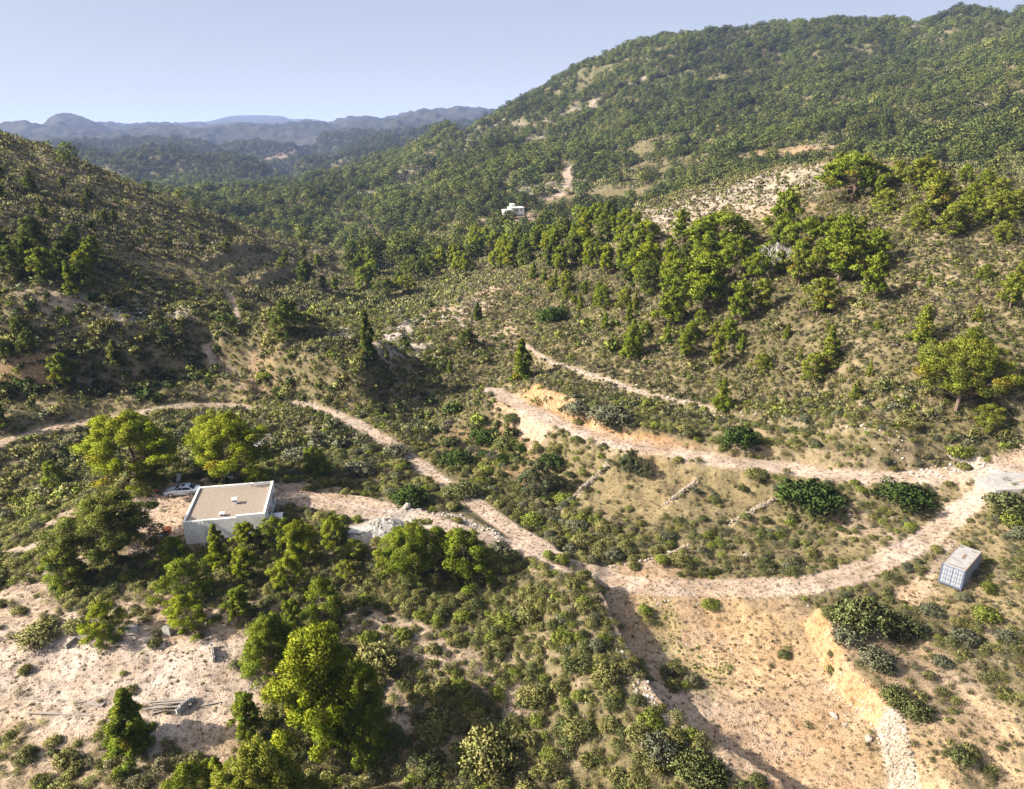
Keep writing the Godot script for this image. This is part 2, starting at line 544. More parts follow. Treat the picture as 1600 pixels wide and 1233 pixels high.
	patch("straw", "1480 830;1560 850;1600 830", 3.5, 0.6, 0.3)
	patch("soil", "1560 738;1600 735;1640 742", 4.5, 0.85, 0.9)
	patch("rock", "1600 742;1540 728;1500 716", 1.6, 0.8, 0.7)
	patch("soil", "1340 830;1330 810;1380 850", 2.4, 0.5, 0.4)
	patch("straw", "1120 870;1250 870;1330 860", 3.0, 0.5, 0.0)
	patch("straw", "960 770;1000 790;1030 770;1000 750", 5.0, 0.9, 0.85)
	patch("straw", "1100 790;1160 785;1180 800", 4.0, 0.6, 0.5)
	patch("ochre", "720 690;770 700;800 730", 5.0, 0.35, 0.6)
	patch("straw", "870 760;900 750;840 740", 5.0, 0.5, 0.6)
	patch("soil", "830 645;790 625;860 660", 4.0, 0.9, 0.9)
	patch("ochre", "850 622;900 650;935 668", 1.7, 0.9, 0.9)
	patch("rock", "570 830;600 822;620 815;630 808", 2.6, 1.0, 1.0, 0.3)
	patch("rock", "640 795;700 806;740 826", 1.1, 0.8, 0.8)
	# pale slopes across the gully
	patch("soil", "640 520;680 495;730 470;760 455", 10.0, 0.7, 0.3, 0.9)
	patch("rock", "600 530;625 510;640 500", 6.0, 0.9, 0.7)
	patch("rock", "600 548;640 545;650 540", 3.5, 0.7, 0.6)
	patch("rock", "535 525;550 515", 4.0, 0.8, 0.7)
	patch("soil", "690 535;740 530;790 525", 5.0, 0.5, 0.3)
	patch("soil", "520 470;560 475;590 480", 4.0, 0.5, 0.3)
	patch("rock", "985 352;1040 328;1100 308;1160 296;1230 284", 11.0, 0.5, 0.5, 0.9)
	patch("soil", "1010 372;1080 345;1150 330;1220 325", 10.0, 0.5, 0.5, 0.8)
	patch("straw", "1200 268;1280 258;1380 256", 8.0, 0.7, 0.4)
	patch("soil", "1050 700;1200 715;1380 735", 2.0, 0.3, 0.2)
	# left hill
	patch("soil", "40 455;80 458;110 465", 3.5, 0.6, 0.5)
	patch("rock", "190 495;230 485;290 478;330 470", 2.6, 0.7, 0.5, 0.9)
	patch("straw", "240 425;330 430;400 445", 10.0, 0.6, 0.3)
	patch("ochre", "0 582;40 580;80 572", 2.2, 0.6, 0.6)
	patch("soil", "385 600;400 590;410 608", 2.2, 0.7, 0.6)
	patch("straw", "0 660;100 640;250 615;400 605", 6.0, 0.6, 0.0)
	patch("straw", "180 300;260 340;360 370", 20.0, 0.35, 0.0)
	# far bare places
	patch("rock", "770 195;720 225;670 255;620 285", 30.0, 0.38, 0.55, 0.9)
	patch("rock", "930 160;900 176;860 192", 9.0, 0.6, 0.9)
	patch("rock", "960 135;1000 128", 10.0, 0.6, 0.8)
	patch("rock", "790 205;850 200;830 225", 16.0, 0.4, 0.7, 0.9)
	patch("rock", "1440 36;1430 50", 6.0, 0.7, 0.9)
	patch("rock", "1520 100;1470 115;1460 125", 7.0, 0.6, 0.8)
	patch("rock", "1530 160;1545 178;1530 182", 6.0, 0.6, 0.8, 1.0)
	patch("rock", "1380 120;1400 128", 9.0, 0.6, 0.8)
	patch("soil", "700 352;740 346;790 342;830 338", 15.0, 0.8, 0.98)
	patch("rock", "830 300;850 296", 18.0, 0.6, 0.7, 0.9)
	patch("straw", "890 315;930 312;970 310", 24.0, 0.45, 0.95, 0.4)
	patch("straw", "990 245;1040 255;1070 250", 24.0, 0.3, 0.9, 0.6)
	patch("ochre", "1190 240;1240 236;1290 238", 7.0, 0.55, 0.9, 0.9)
	patch("soil", "1100 250;1160 245;1300 230;1380 232", 6.0, 0.45, 0.8, 0.9)
	patch("rock", "590 300;610 296", 20.0, 0.6, 0.8)
	patch("rock", "430 272;460 280", 20.0, 0.5, 0.8)
	patch("soil", "420 250;470 248;520 242", 40.0, 0.5, 0.8)
	patch("rock", "1391 1122;1396 1150;1403 1185;1410 1225;1416 1262", 0.9, 0.9, 1.0, 0.3)
	patch("rock", "20 1040;90 1035;150 1045;210 1050;290 1066", 6.5, 0.5, 0.9)
	patch("straw", "318 412;350 402;385 389", 2.4, 0.9, 0.55, 0.4)  # three terrace treads: their sunlit look is put into the straw colour
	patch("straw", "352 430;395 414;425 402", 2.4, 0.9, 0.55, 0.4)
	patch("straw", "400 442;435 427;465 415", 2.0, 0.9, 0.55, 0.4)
	patch("ochre", "1040 940;1090 1000;1150 1060;1220 1130;1280 1200", 7.5, 0.3, 0.0, 0.9)
	patch("soil", "780 350;806 348;826 350", 15.0, 0.5, 1.0)
	patch("green", "458 632;500 640;540 655;590 682;630 708;670 738;710 765;750 793;790 822;830 846", 2.3, 0.0, 1.0, 0.15)
	patch("green", "730 806;770 826;810 846;850 866", 2.6, 0.0, 1.0, 0.15)
	# tracks
	roads = [
		track("425 775;480 783;540 795;600 804;660 816;720 829;780 846;830 862;880 882;930 900;980 911;1040 917;1120 919;1200 917;1270 911;1330 897;1390 873;1440 845;1480 815;1512 790;1540 768", 1.65, 1),
		track("1640 728;1600 735;1540 741;1480 745;1380 747;1300 742;1230 734;1150 722;1070 710;1000 698;950 687;900 670;850 650;800 626;768 609", 1.9, 1, false),
		track("458 632;500 640;540 655;590 682;630 708;670 738;710 765;750 793;790 822;830 846;868 868;905 887", 1.45, 2, false, 1.0),
		track("0 692;60 675;120 662;180 652;250 638;300 633;350 635;405 641", 1.3, 2, false, 0.95),
		track("374 505;368 485;360 465;352 455", 0.9, 2, false, 0.85),
		track("322 540;330 560;348 575;385 592", 0.8, 2, false, 0.9),
		track("812 530;850 558;880 572;940 590;1000 612;1060 625;1130 640", 0.6, 2, false, 0.85),
		track("-20 872;60 852;120 830", 0.9, 2, false, 0.8),
		track("705 490;722 508;745 525", 0.6, 2, false, 0.8),
		track("562 436;572 448;590 452", 1.0, 2, false, 0.8),
		track("886 262;888 285;884 300;850 312", 3.6, 2, false, 0.95, 0.3),
		track("1440 935;1452 905;1470 872;1488 845", 0.5, 2, false, 0.6),
	]
	for n in NT * NR:
		var r := exp(lr[n % NR])
		if cls[n] == 0:
			var dx := gx[n] - 24.0
			cls[n] = 5 if r > 1500 else 4 if r > 440 else 3 if r > 150 else 0


	# the knoll keeps its scrub up to the edge of the bank
	var f := near_cells(trail("862 872;890 882;915 908;940 945;962 990;985 1035;1010 1085;1040 1130;1100 1178;1160 1212;1260 1275"), 9.0)
	for k in f[0].size():
		var n: int = f[0][k]
		if cls[n] != 1:
			var q := 1.0 - smoothstep(-0.6, 0.8, f[1][k])
			m_soil[n] *= q
			m_clear[n] *= q


var roads := []


func skyline(text: String, dist: float, wide: float) -> void:
	# lifts or lowers the crest at that distance so that it stands where it shows
	var b := PackedFloat32Array()
	var t := PackedFloat32Array()
	for q in numbers(text):
		var d := ray(q[0], q[1])
		b.append(atan2(d.x, -d.z))
		t.append(d.y / Vector2(d.x, d.z).length())
	var last := b.size() - 1
	var lift := PackedFloat32Array()
	var crest := PackedFloat32Array()
	lift.resize(NT)
	crest.resize(NT)
	for i in NT:
		if th[i] < b[0] or th[i] > b[last]:
			continue
		var k := 0
		while k < last - 1 and b[k + 1] < th[i]:
			k += 1
		var want := lerpf(t[k], t[k + 1], clampf((th[i] - b[k]) / (b[k + 1] - b[k]), 0, 1))
		var top := -9.0
		var at := 0
		for j in NR:
			if absf(lr[j] - log(dist)) < wide:
				var now := (gh[i * NR + j] - EYE) / exp(lr[j])
				if now > top:
					top = now
					at = j
		lift[i] = (want - top) * exp(lr[at]) * smoothstep(0.0, 0.02, th[i] - b[0]) * smoothstep(0.0, 0.02, b[last] - th[i])
		crest[i] = lr[at]
	var even := lift.duplicate()
	var line := crest.duplicate()
	for i in range(12, NT - 12):
		if crest[i] > 0.0:
			var s := 0.0
			var n := 0
			for k in range(-12, 13):
				if crest[i + k] > 0.0:
					s += crest[i + k]
					n += 1
			line[i] = s / n
			even[i] = 0.25 * lift[i - 1] + 0.5 * lift[i] + 0.25 * lift[i + 1]
	for i in NT:
		if crest[i] <= 0.0:
			continue
		for j in NR:
			var w := exp(-pow((lr[j] - line[i]) / wide, 2.0))
			if w > 0.003:
				gh[i * NR + j] += even[i] * w


func tint(a: Color, b: Color, t: float) -> Color:
	return a.lerp(b, clampf(t, 0, 1))


func ground_color(n: int, r: float) -> Color:
	var x := gx[n]
	var z := gz[n]
	var a := n_big.get_noise_2d(x * 2.0, z * 2.0)
	var b := n_mid.get_noise_2d(x * 2.5 + 300.0, z * 2.5)
	var c: Color
	if r < 460.0:
		c = tint(Color(.115, .10, .052), Color(.19, .16, .095), 0.5 + 0.9 * a + 0.6 * b)
		c = tint(c, Color(.28, .225, .16), smoothstep(0.2, 0.6, b + 0.4 * a) * 0.6)
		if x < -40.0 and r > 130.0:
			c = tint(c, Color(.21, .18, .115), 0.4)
	else:
		c = tint(Color(.17, .135, .085), Color(.27, .22, .15), 0.5 + a + 0.5 * b)
		c = tint(c, Color(.07, .082, .03), 0.6 + 0.9 * b)
	if r > 1500.0:
		var rid := n_far.get_noise_2d(x * 2.0, z * 2.0)
		var f := tint(Color(.018, .030, .022), Color(.055, .055, .042), 0.3 + 0.9 * rid + 0.9 * a)
		c = tint(c, f, smoothstep(1500.0, 1900.0, r))
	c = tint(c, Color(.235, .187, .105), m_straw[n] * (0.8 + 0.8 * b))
	c = tint(c, Color(.13, .15, .05), m_green[n] * (0.7 + 0.8 * b))
	c = tint(c, tint(Color(.355, .258, .176), Color(.40, .315, .255), 0.5 + 1.1 * a + 0.5 * b), m_soil[n])
	c = tint(c, tint(Color(.345, .21, .11), Color(.37, .25, .155), 0.5 + b), m_ochre[n])
	c = tint(c, tint(Color(.29, .25, .215), Color(.41, .365, .34), 0.5 + 1.2 * b), m_rock[n])
	if m_straw[n] > 0.05 and m_soil[n] > 0.3:
		c = tint(c, Color(.40, .28, .14), m_straw[n] * 0.5 * clampf(0.6 + b, 0, 1))
	if m_green[n] > 0.05:
		c = tint(c, Color(.20, .19, .08), m_green[n] * 0.5)
	return c


func build_ground() -> void:
	var col := PackedColorArray()
	col.resize(NT * NR)
	var nor := PackedVector3Array()
	nor.resize(NT * NR)
	for i in NT:
		var il := maxi(i - 1, 0) * NR
		var ir := mini(i + 1, NT - 1) * NR
		for j in NR:
			var n := i * NR + j
			var jl := maxi(j - 1, 0)
			var jr := mini(j + 1, NR - 1)
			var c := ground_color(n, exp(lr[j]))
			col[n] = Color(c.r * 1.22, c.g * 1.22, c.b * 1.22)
			var e1 := Vector3(gx[ir + j] - gx[il + j], gh[ir + j] - gh[il + j], gz[ir + j] - gz[il + j])
			var e2 := Vector3(gx[i * NR + jr] - gx[i * NR + jl], gh[i * NR + jr] - gh[i * NR + jl], gz[i * NR + jr] - gz[i * NR + jl])
			var nn := e1.cross(e2).normalized()
			nor[n] = nn if nn.y > 0 else -nn
	var names := ["ground", "dirt_road", "footpath", "hillside", "mountain", "distant_hills"]
	var grain := earth_material()
	for q in 6:
		var map := PackedInt32Array()
		map.resize(NT * NR)
		map.fill(-1)
		var v := PackedVector3Array()
		var nv := PackedVector3Array()
		var cv := PackedColorArray()
		var ix := PackedInt32Array()
		for i in NT - 1:
			for j in NR - 1:
				var n := i * NR + j
				if cls[n] != q:
					continue
				for w in [n, n + 1, n + NR + 1, n, n + NR + 1, n + NR]:
					if map[w] < 0:
						map[w] = v.size()
						v.append(Vector3(gx[w], gh[w], gz[w]))
						nv.append(nor[w])
						cv.append(col[w])
					ix.append(map[w])
		if v.is_empty():
			continue
		var arr := []
		arr.resize(Mesh.ARRAY_MAX)
		arr[Mesh.ARRAY_VERTEX] = v
		arr[Mesh.ARRAY_NORMAL] = nv
		arr[Mesh.ARRAY_COLOR] = cv
		arr[Mesh.ARRAY_INDEX] = ix
		var me := ArrayMesh.new()
		me.add_surface_from_arrays(Mesh.PRIMITIVE_TRIANGLES, arr)
		var o := MeshInstance3D.new()
		o.name = names[q]
		o.mesh = me
		o.material_override = grain
		o.set_meta("kind", "structure")
		add_child(o, true)


func grain_image(s: int, size: int, lo: float, hi: float, f1: float, f2: float, speck := 0.0) -> Image:
	var a := noise(s, f1, 4)
	var b := noise(s + 1, f2, 2)
	var ia := a.get_seamless_image(size, size)
	var ib := b.get_seamless_image(size, size)
	var im := Image.create(size, size, false, Image.FORMAT_RGB8)
	for y in size:
		for x in size:
			var q := ia.get_pixel(x, y).r
			var p := ib.get_pixel(x, y).r
			var v := lerpf(lo, hi, 0.55 * q + 0.45 * p)
			if p < speck:
				v *= 0.62
			im.set_pixel(x, y, Color(v, v * 0.995, v * 0.985))
	return im


func earth_material() -> StandardMaterial3D:
	var m := StandardMaterial3D.new()
	m.resource_name = "earth"
	m.vertex_color_use_as_albedo = true
	m.roughness = 0.95
	m.metallic_specular = 0.2
	var t1 := ImageTexture.create_from_image(grain_image(31, 512, 0.70, 1.1, 0.02, 0.16, 0.3))
	m.albedo_texture = t1
	m.uv1_triplanar = true
	m.uv1_world_triplanar = true
	m.uv1_scale = Vector3.ONE / 17.0
	var t2 := ImageTexture.create_from_image(grain_image(35, 512, 0.72, 1.12, 0.03, 0.2, 0.28))
	m.detail_enabled = true
	m.detail_albedo = t2
	m.detail_blend_mode = BaseMaterial3D.BLEND_MODE_MUL
	m.detail_uv_layer = BaseMaterial3D.DETAIL_UV_2
	m.uv2_triplanar = true
	m.uv2_world_triplanar = true
	m.uv2_scale = Vector3.ONE / 71.0
	m.heightmap_enabled = true
	m.heightmap_texture = t1
	m.heightmap_scale = 9.0
	return m


# ---------------------------------------------------------------- helpers for things
var taken := {}


func numbered(called: String) -> String:
	var k: int = taken.get(called, -1) + 1
	taken[called] = k
	return called if k == 0 else "%s_%03d" % [called, k]


func tag(o: Node3D, label: String, category: String, group := "") -> Node3D:
	o.set_meta("label", label)
	o.set_meta("category", category)
	if group:
		o.set_meta("group", group)
	return o


func thing(called: String, label: String, category: String, at: Vector3, turn := 0.0, group := "") -> Node3D:
	var o := Node3D.new()
	o.name = numbered(called)
	add_child(o, true)
	o.position = at
	o.rotation.y = turn
	return tag(o, label, category, group)


func part(called: String, mesh: Mesh, mat: Material, parent: Node3D, at := Vector3.ZERO, turn := Vector3.ZERO) -> MeshInstance3D:
	var o := MeshInstance3D.new()
	if parent == self:
		o.name = numbered(called)
	else:
		var k := 0
		for c in parent.get_children():
			if str(c.name) == called or str(c.name).begins_with(called + "_0"):
				k += 1
		o.name = called if k == 0 else "%s_%03d" % [called, k]
	o.mesh = mesh
	o.material_override = mat
	o.position = at
	o.rotation = turn
	parent.add_child(o, true)
	return o


func begin() -> SurfaceTool:
	var st := SurfaceTool.new()
	st.begin(Mesh.PRIMITIVE_TRIANGLES)
	st.set_smooth_group(-1)
	return st


func done(st: SurfaceTool) -> ArrayMesh:
	st.generate_normals()
	return st.commit()


func face(st: SurfaceTool, a: Vector3, b: Vector3, c: Vector3, d: Vector3) -> void:
	for p in [a, b, c, a, c, d]:
		st.add_vertex(p)


func hexa(st: SurfaceTool, p: Array) -> void:
	# p: bottom four, top four, both in order round
	face(st, p[0], p[1], p[2], p[3])
	face(st, p[7], p[6], p[5], p[4])
	for k in 4:
		face(st, p[k], p[k + 4], p[(k + 1) % 4 + 4], p[(k + 1) % 4])


func box(st: SurfaceTool, c: Vector3, s: Vector3, basis := Basis.IDENTITY, bev := 0.0) -> void:
	var h := s * 0.5
	var p := []
	for y in [-1, 1]:
		for q in [Vector2(-1, -1), Vector2(-1, 1), Vector2(1, 1), Vector2(1, -1)]:
			p.append(c + basis * Vector3(q.x * (h.x - bev * maxf(y, 0)), y * h.y, q.y * (h.z - bev * maxf(y, 0))))
	hexa(st, p)


func box_mesh(s: Vector3, bev := 0.0) -> ArrayMesh:
	var st := begin()
	if bev > 0.0:
		# a box with chamfered edges: middle slab and two tapered caps
		var h := s * 0.5
		for q in [[-h.y, -h.y + bev, bev, 0.0], [-h.y + bev, h.y - bev, 0.0, 0.0], [h.y - bev, h.y, 0.0, bev]]:
			var p := []
			for e in 2:
				var g: float = q[2 + e]
				for w in [Vector2(-1, -1), Vector2(-1, 1), Vector2(1, 1), Vector2(1, -1)]:
					p.append(Vector3(w.x * (h.x - g), q[e], w.y * (h.z - g)))
			hexa(st, p)
	else:
		box(st, Vector3.ZERO, s)
	return done(st)


func tube(st: SurfaceTool, a: Vector3, b: Vector3, ra: float, rb: float, sides := 7, caps := true) -> void:
	var d := (b - a).normalized()
	var u := d.cross(Vector3.UP if absf(d.y) < 0.95 else Vector3.RIGHT).normalized()
	var w := u.cross(d)
	for k in sides:
		var p := TAU * k / sides
		var q := TAU * (k + 1) / sides
		var e := u * cos(p) + w * sin(p)
		var f := u * cos(q) + w * sin(q)
		face(st, a + e * ra, a + f * ra, b + f * rb, b + e * rb)
		if caps:
			for t in [b, b + e * rb, b + f * rb]:
				st.add_vertex(t)
			for t in [a, a + f * ra, a + e * ra]:
				st.add_vertex(t)


func tube_mesh(a: Vector3, b: Vector3, ra: float, rb: float, sides := 8) -> ArrayMesh:
	var st := begin()
	tube(st, a, b, ra, rb, sides)
	return done(st)


func mat(called: String, c: Color, rough := 0.8, metal := 0.0, tex: Texture2D = null, scale := 1.0, bump := 0.0) -> StandardMaterial3D:
	var m := StandardMaterial3D.new()
	m.resource_name = called
	m.albedo_color = c.linear_to_srgb()
	m.roughness = rough
	m.metallic = metal
	if tex:
		m.albedo_texture = tex
		m.uv1_triplanar = true
		m.uv1_scale = Vector3.ONE * scale
		if bump > 0.0:
			m.heightmap_enabled = true
			m.heightmap_texture = tex
			m.heightmap_scale = bump
	return m


# ---------------------------------------------------------------- plants
var needles: StandardMaterial3D
var scrub_leaf: StandardMaterial3D
var bark: StandardMaterial3D


func leafy(called: String, c: Color, back: float) -> StandardMaterial3D:
	var m := StandardMaterial3D.new()
	m.resource_name = called
	m.vertex_color_use_as_albedo = true
	m.albedo_color = c.linear_to_srgb()
	m.roughness = 0.7
	m.metallic_specular = 0.25
	m.backlight_enabled = true
	m.backlight = Color(back, back, back * 0.6)
	return m


func dir_on_ball() -> Vector3:
	var y := rng.randf_range(-1, 1)
	var a := rng.randf_range(0, TAU)
	var s := sqrt(1 - y * y)
	return Vector3(s * cos(a), y, s * sin(a))


class Leaves:
	var v := PackedVector3Array()
	var n := PackedVector3Array()
	var c := PackedColorArray()

	func add(p: Vector3, along: Vector3, wide: Vector3, nor: Vector3, col: Color) -> void:
		v.append(p - wide)
		v.append(p + along)
		v.append(p + wide)
		for k in 3:
			n.append(nor)
			c.append(col)

	func mesh() -> ArrayMesh:
		var a := []
		a.resize(Mesh.ARRAY_MAX)
		a[Mesh.ARRAY_VERTEX] = v
		a[Mesh.ARRAY_NORMAL] = n
		a[Mesh.ARRAY_COLOR] = c
		var m := ArrayMesh.new()
		m.add_surface_from_arrays(Mesh.PRIMITIVE_TRIANGLES, a)
		return m


func puff(L: Leaves, c: Vector3, r: float, flat: float, count: int, leaf: float, col: Color, out: Vector3, spiky := 0.5) -> void:
	for k in count:
		var d := dir_on_ball()
		if d.y < -0.35 and rng.randf() < 0.6:
			d.y = -d.y
		var q := pow(rng.randf(), 0.33)
		var p := c + Vector3(d.x, d.y * flat, d.z) * r * q
		var along := (d + dir_on_ball() * 0.8 + out * 0.4 + Vector3(0, 0.35, 0)).normalized()
		var wide := along.cross(dir_on_ball()).normalized()
		var nor := (d * 0.8 + out * 0.35 + Vector3(0, 0.25, 0) + dir_on_ball() * 0.35).normalized()
		var t := rng.randf_range(0.72, 1.28)
		var s := leaf * rng.randf_range(0.7, 1.35)
		L.add(p, along * s * (1.0 + spiky), wide * s * (0.62 - 0.25 * spiky), nor, Color(col.r * t, col.g * t, col.b * t))


# form: 0 broad umbrella on a bare stem, 1 young cone clothed to the ground, 2 tall and irregular, 3 low and bushy
func pine(s: int, H: float, W: float, form: int, n_puffs: int, per: int, leaf: float) -> Array:
	rng.seed = s
	var L := Leaves.new()
	var st := begin()
	var lean := Vector3(rng.randf_range(-.06, .06), 0, rng.randf_range(-.06, .06)) * H
	var lo: float = [0.36, 0.06, 0.25, 0.08][form]
	var r0: float = H * [0.024, 0.014, 0.02, 0.02][form]
	var steps := 5
	var spine := []
	for k in steps + 1:
		var t := k / float(steps)
		spine.append(lean * t * t + Vector3(sin(t * 4.0 + s) * 0.014 * H, t * H * 0.88, cos(t * 3.3 + s) * 0.014 * H))
	for k in steps:
		tube(st, spine[k], spine[k + 1], r0 * (1.12 - 0.19 * k), r0 * (1.12 - 0.19 * (k + 1)), 7, false)
	var turn := rng.randf_range(0, TAU)
	var skew := Vector3(cos(turn), 0, sin(turn)) * W * 0.06
	for k in n_puffs:
		var y := lo + (1.0 - lo) * pow((k + 0.5) / n_puffs, 0.9 if form != 1 else 1.25)
		var prof := 0.0
		var q := (y - lo) / (1.0 - lo)
		match form:
			0: prof = sqrt(maxf(0.0, 1.0 - pow((q - 0.36) / 0.68, 2.0)))
			1: prof = (0.25 + 0.75 * pow(1.0 - q, 0.8)) * sqrt(maxf(0.0, 1.0 - pow(q, 5.0))) * (0.8 + 0.2 * sin(q * 13.0 + s))
			2: prof = sqrt(maxf(0.0, 1.0 - pow((q - 0.4) / 0.63, 2.0))) * (0.72 + 0.28 * sin(q * 17.0 + s))
			3: prof = sqrt(maxf(0.0, 1.0 - pow((q - 0.25) / 0.78, 2.0)))
		var phi := k * 2.39996 + rng.randf_range(-.5, .5) + s
		var rho := W * 0.5 * prof * sqrt(rng.randf_range(0.35, 1.0)) * (0.98 + 0.24 * sin(phi * 2.0 + s) + 0.16 * sin(phi * 3.0 + q * 9.0))
		if k > n_puffs - 3:
			rho *= 0.3
		var pr: float = W * [0.094, 0.115, 0.102, 0.115][form] * rng.randf_range(0.65, 1.3) * (1.0 if form != 1 else 1.15 - 0.6 * q)
		var out := Vector3(cos(phi), 0.0, sin(phi))
		var c := out * maxf(rho - pr * 0.5, 0.0) + lean * y + skew + Vector3(0, y * H - pr * 0.45, 0)
		var tone := rng.randf_range(0.7, 1.25)
		var col := Color(tone * rng.randf_range(0.86, 1.08) + 0.1 * (q - 0.5), tone, tone * rng.randf_range(0.7, 1.4))
		if rng.randf() < 0.06 and q < 0.5:
			col = Color(1.7, 1.0, 1.1) * 0.75
		# the bough that carries it
		if form != 1 or k % 3 == 0:
			var ty := clampf(y - 0.10 - 0.22 * rho / W, 0.05, 0.86)
			var f := ty / 0.88 * steps
			var fi := mini(int(f), steps - 1)
			var from: Vector3 = spine[fi].lerp(spine[fi + 1], f - fi)
			var mid := from.lerp(c, 0.55) + Vector3(0, -0.03 * H * rho / W, 0)
			var br := maxf(r0 * 0.34 * (1.15 - y), 0.02)
			tube(st, from, mid, br, br * 0.72, 5, false)
			tube(st, mid, c, br * 0.72, br * 0.3, 4, false)
		puff(L, c, pr, 0.62, int(per * rng.randf_range(0.8, 1.2)), leaf, col, (out * 0.8 * prof + Vector3(0, q * 0.8, 0)), 0.55)
		# a few stray sprigs make the outline uneven
		puff(L, c + dir_on_ball() * pr * 0.7 + Vector3(0, pr * 0.35, 0), pr * 0.5, 0.9, int(per * 0.22), leaf * 0.9, col * 1.06, Vector3.UP, 0.9)
	return [done(st), L.mesh()]


func far_pine(s: int, tris: int) -> ArrayMesh:
	# unit height 1, used for trees that show a few pixels large
	rng.seed = s
	var L := Leaves.new()
	var st := 0
	for k in 7:
		var y := 0.25 + 0.62 * (k + 0.5) / 7.0
		var q := (y - 0.25) / 0.75
		var prof := sqrt(maxf(0.0, 1.0 - pow((q - 0.3) / 0.72, 2.0)))
		var phi := k * 2.4 + s
		var out := Vector3(cos(phi), 0, sin(phi))
		var tone := rng.randf_range(0.75, 1.25)
		puff(L, out * prof * rng.randf_range(0.12, 0.26) + Vector3(0, y, 0), rng.randf_range(0.17, 0.26), 0.85, tris / 7, 0.062, Color(tone, tone, tone), out * prof + Vector3(0, q, 0), 0.2)
	for k in 3:
		var a := k * TAU / 3.0
		L.add(Vector3(0, 0, 0), Vector3(0, 0.5, 0), Vector3(cos(a), 0, sin(a)) * 0.03, Vector3(cos(a), 0, sin(a)), Color(1.2, 0.7, 0.6))
	return L.mesh()


# kind: 0 domed and dense, 1 loose with upright sprigs, 2 grass tussock, 3 creeping and flat, 4 thin and dry
func bush(s: int, kind: int, count: int, leaf: float) -> ArrayMesh:
	rng.seed = s
	var L := Leaves.new()
	if kind == 2:
		for k in count:
			var a := rng.randf_range(0, TAU)
			var o := Vector3(cos(a), 0, sin(a)) * rng.randf_range(0.02, 0.2)
			var d := (Vector3(cos(a), 0, sin(a)) * rng.randf_range(0.2, 1.1) + Vector3(0, 1, 0)).normalized() * rng.randf_range(0.45, 0.8)
			var t := rng.randf_range(0.75, 1.3)
			L.add(o, d, d.cross(dir_on_ball()).normalized() * leaf * 0.3, (Vector3(cos(a), 1.0, sin(a)) + dir_on_ball() * 0.4).normalized(), Color(t, t, t))
		return L.mesh()
	var clumps: int = ([9, 11, 0, 9, 8][kind]) if count < 1000 else 34
	for k in clumps:
		var a := k * 2.4 + rng.randf_range(-.4, .4)
		var rad := sqrt((k + 0.4) / clumps) * 0.4
		var c := Vector3(cos(a) * rad, 0, sin(a) * rad)
		var top: float = [0.62, 0.72, 0, 0.3, 0.5][kind] * (1.0 - rad * rad * 2.6) * rng.randf_range(0.75, 1.2)
		c.y = top * 0.55
		var t := rng.randf_range(0.72, 1.25)
		var col := Color(t * rng.randf_range(0.92, 1.1), t, t * rng.randf_range(0.8, 1.15))
		puff(L, c, rng.randf_range(0.17, 0.26) * (1.0 if count < 1000 else 0.62), [1.15, 1.5, 1, 0.6, 1.2][kind], int(count / clumps), leaf, col, Vector3(cos(a) * rad * 2.0, 0.3, sin(a) * rad * 2.0), [0.15, 0.9, 0, 0.3, 1.1][kind])
	return L.mesh()


func crowd(called: String, mesh: Mesh, material: Material, places: Array, tints: Array) -> void:
	if places.is_empty():
		return
	var mm := MultiMesh.new()
	mm.transform_format = MultiMesh.TRANSFORM_3D
	mm.use_colors = true
	mm.mesh = mesh
	mm.instance_count = places.size()
	for k in places.size():
		mm.set_instance_transform(k, places[k])
		mm.set_instance_color(k, tints[k])
	var o := MultiMeshInstance3D.new()
	o.name = numbered(called)
	o.multimesh = mm
	o.material_override = material
	o.set_meta("kind", "stuff")
	add_child(o, true)


# ---------------------------------------------------------------- where things are, in words
var marks := []
const WORDS := ["no", "one", "two", "three", "four", "five", "six", "seven", "eight", "nine", "ten", "eleven", "twelve", "thirteen", "fourteen", "fifteen", "sixteen", "seventeen", "eighteen", "nineteen", "twenty"]
var used_labels := {}


func words_for(d: float) -> String:
	var k := roundi(d)
	if k <= 20:
		return WORDS[maxi(k, 1)]
	var tens: String = ["", "", "twenty", "thirty", "forty", "fifty", "sixty", "seventy", "eighty", "ninety", "hundred"][mini(k / 10, 10)]
	return tens if k % 10 == 0 or k > 100 else tens + "-" + WORDS[k % 10]


func where_is(p: Vector3, look: String) -> String:
	# a label that names the nearest landmarks; tries one after the other until it singles the thing out
	var order := marks.duplicate()
	order.sort_custom(func(a, b): return a[1].distance_squared_to(p) < b[1].distance_squared_to(p))
	for k in 6:
		var d: Vector3 = p - order[k][1]
		d.y = 0
		var away := Vector3(p.x, 0, p.z).normalized()
		var side := "behind" if d.dot(away) > 0.75 * d.length() else "in front of" if d.dot(away) < -0.75 * d.length() else "sunward of" if d.x < 0 else "shadeward of"
		var m := "metre" if roundi(d.length()) <= 1 else "metres"
		var label := "%s %s %s %s %s" % [look, words_for(d.length()), m, side, order[k][0]]
		if not used_labels.has(label) and label.split(" ").size() <= 16:
			used_labels[label] = true
			return label
	return "%s %s metres from %s" % [look, words_for(p.distance_to(order[0][1])), order[0][0]]


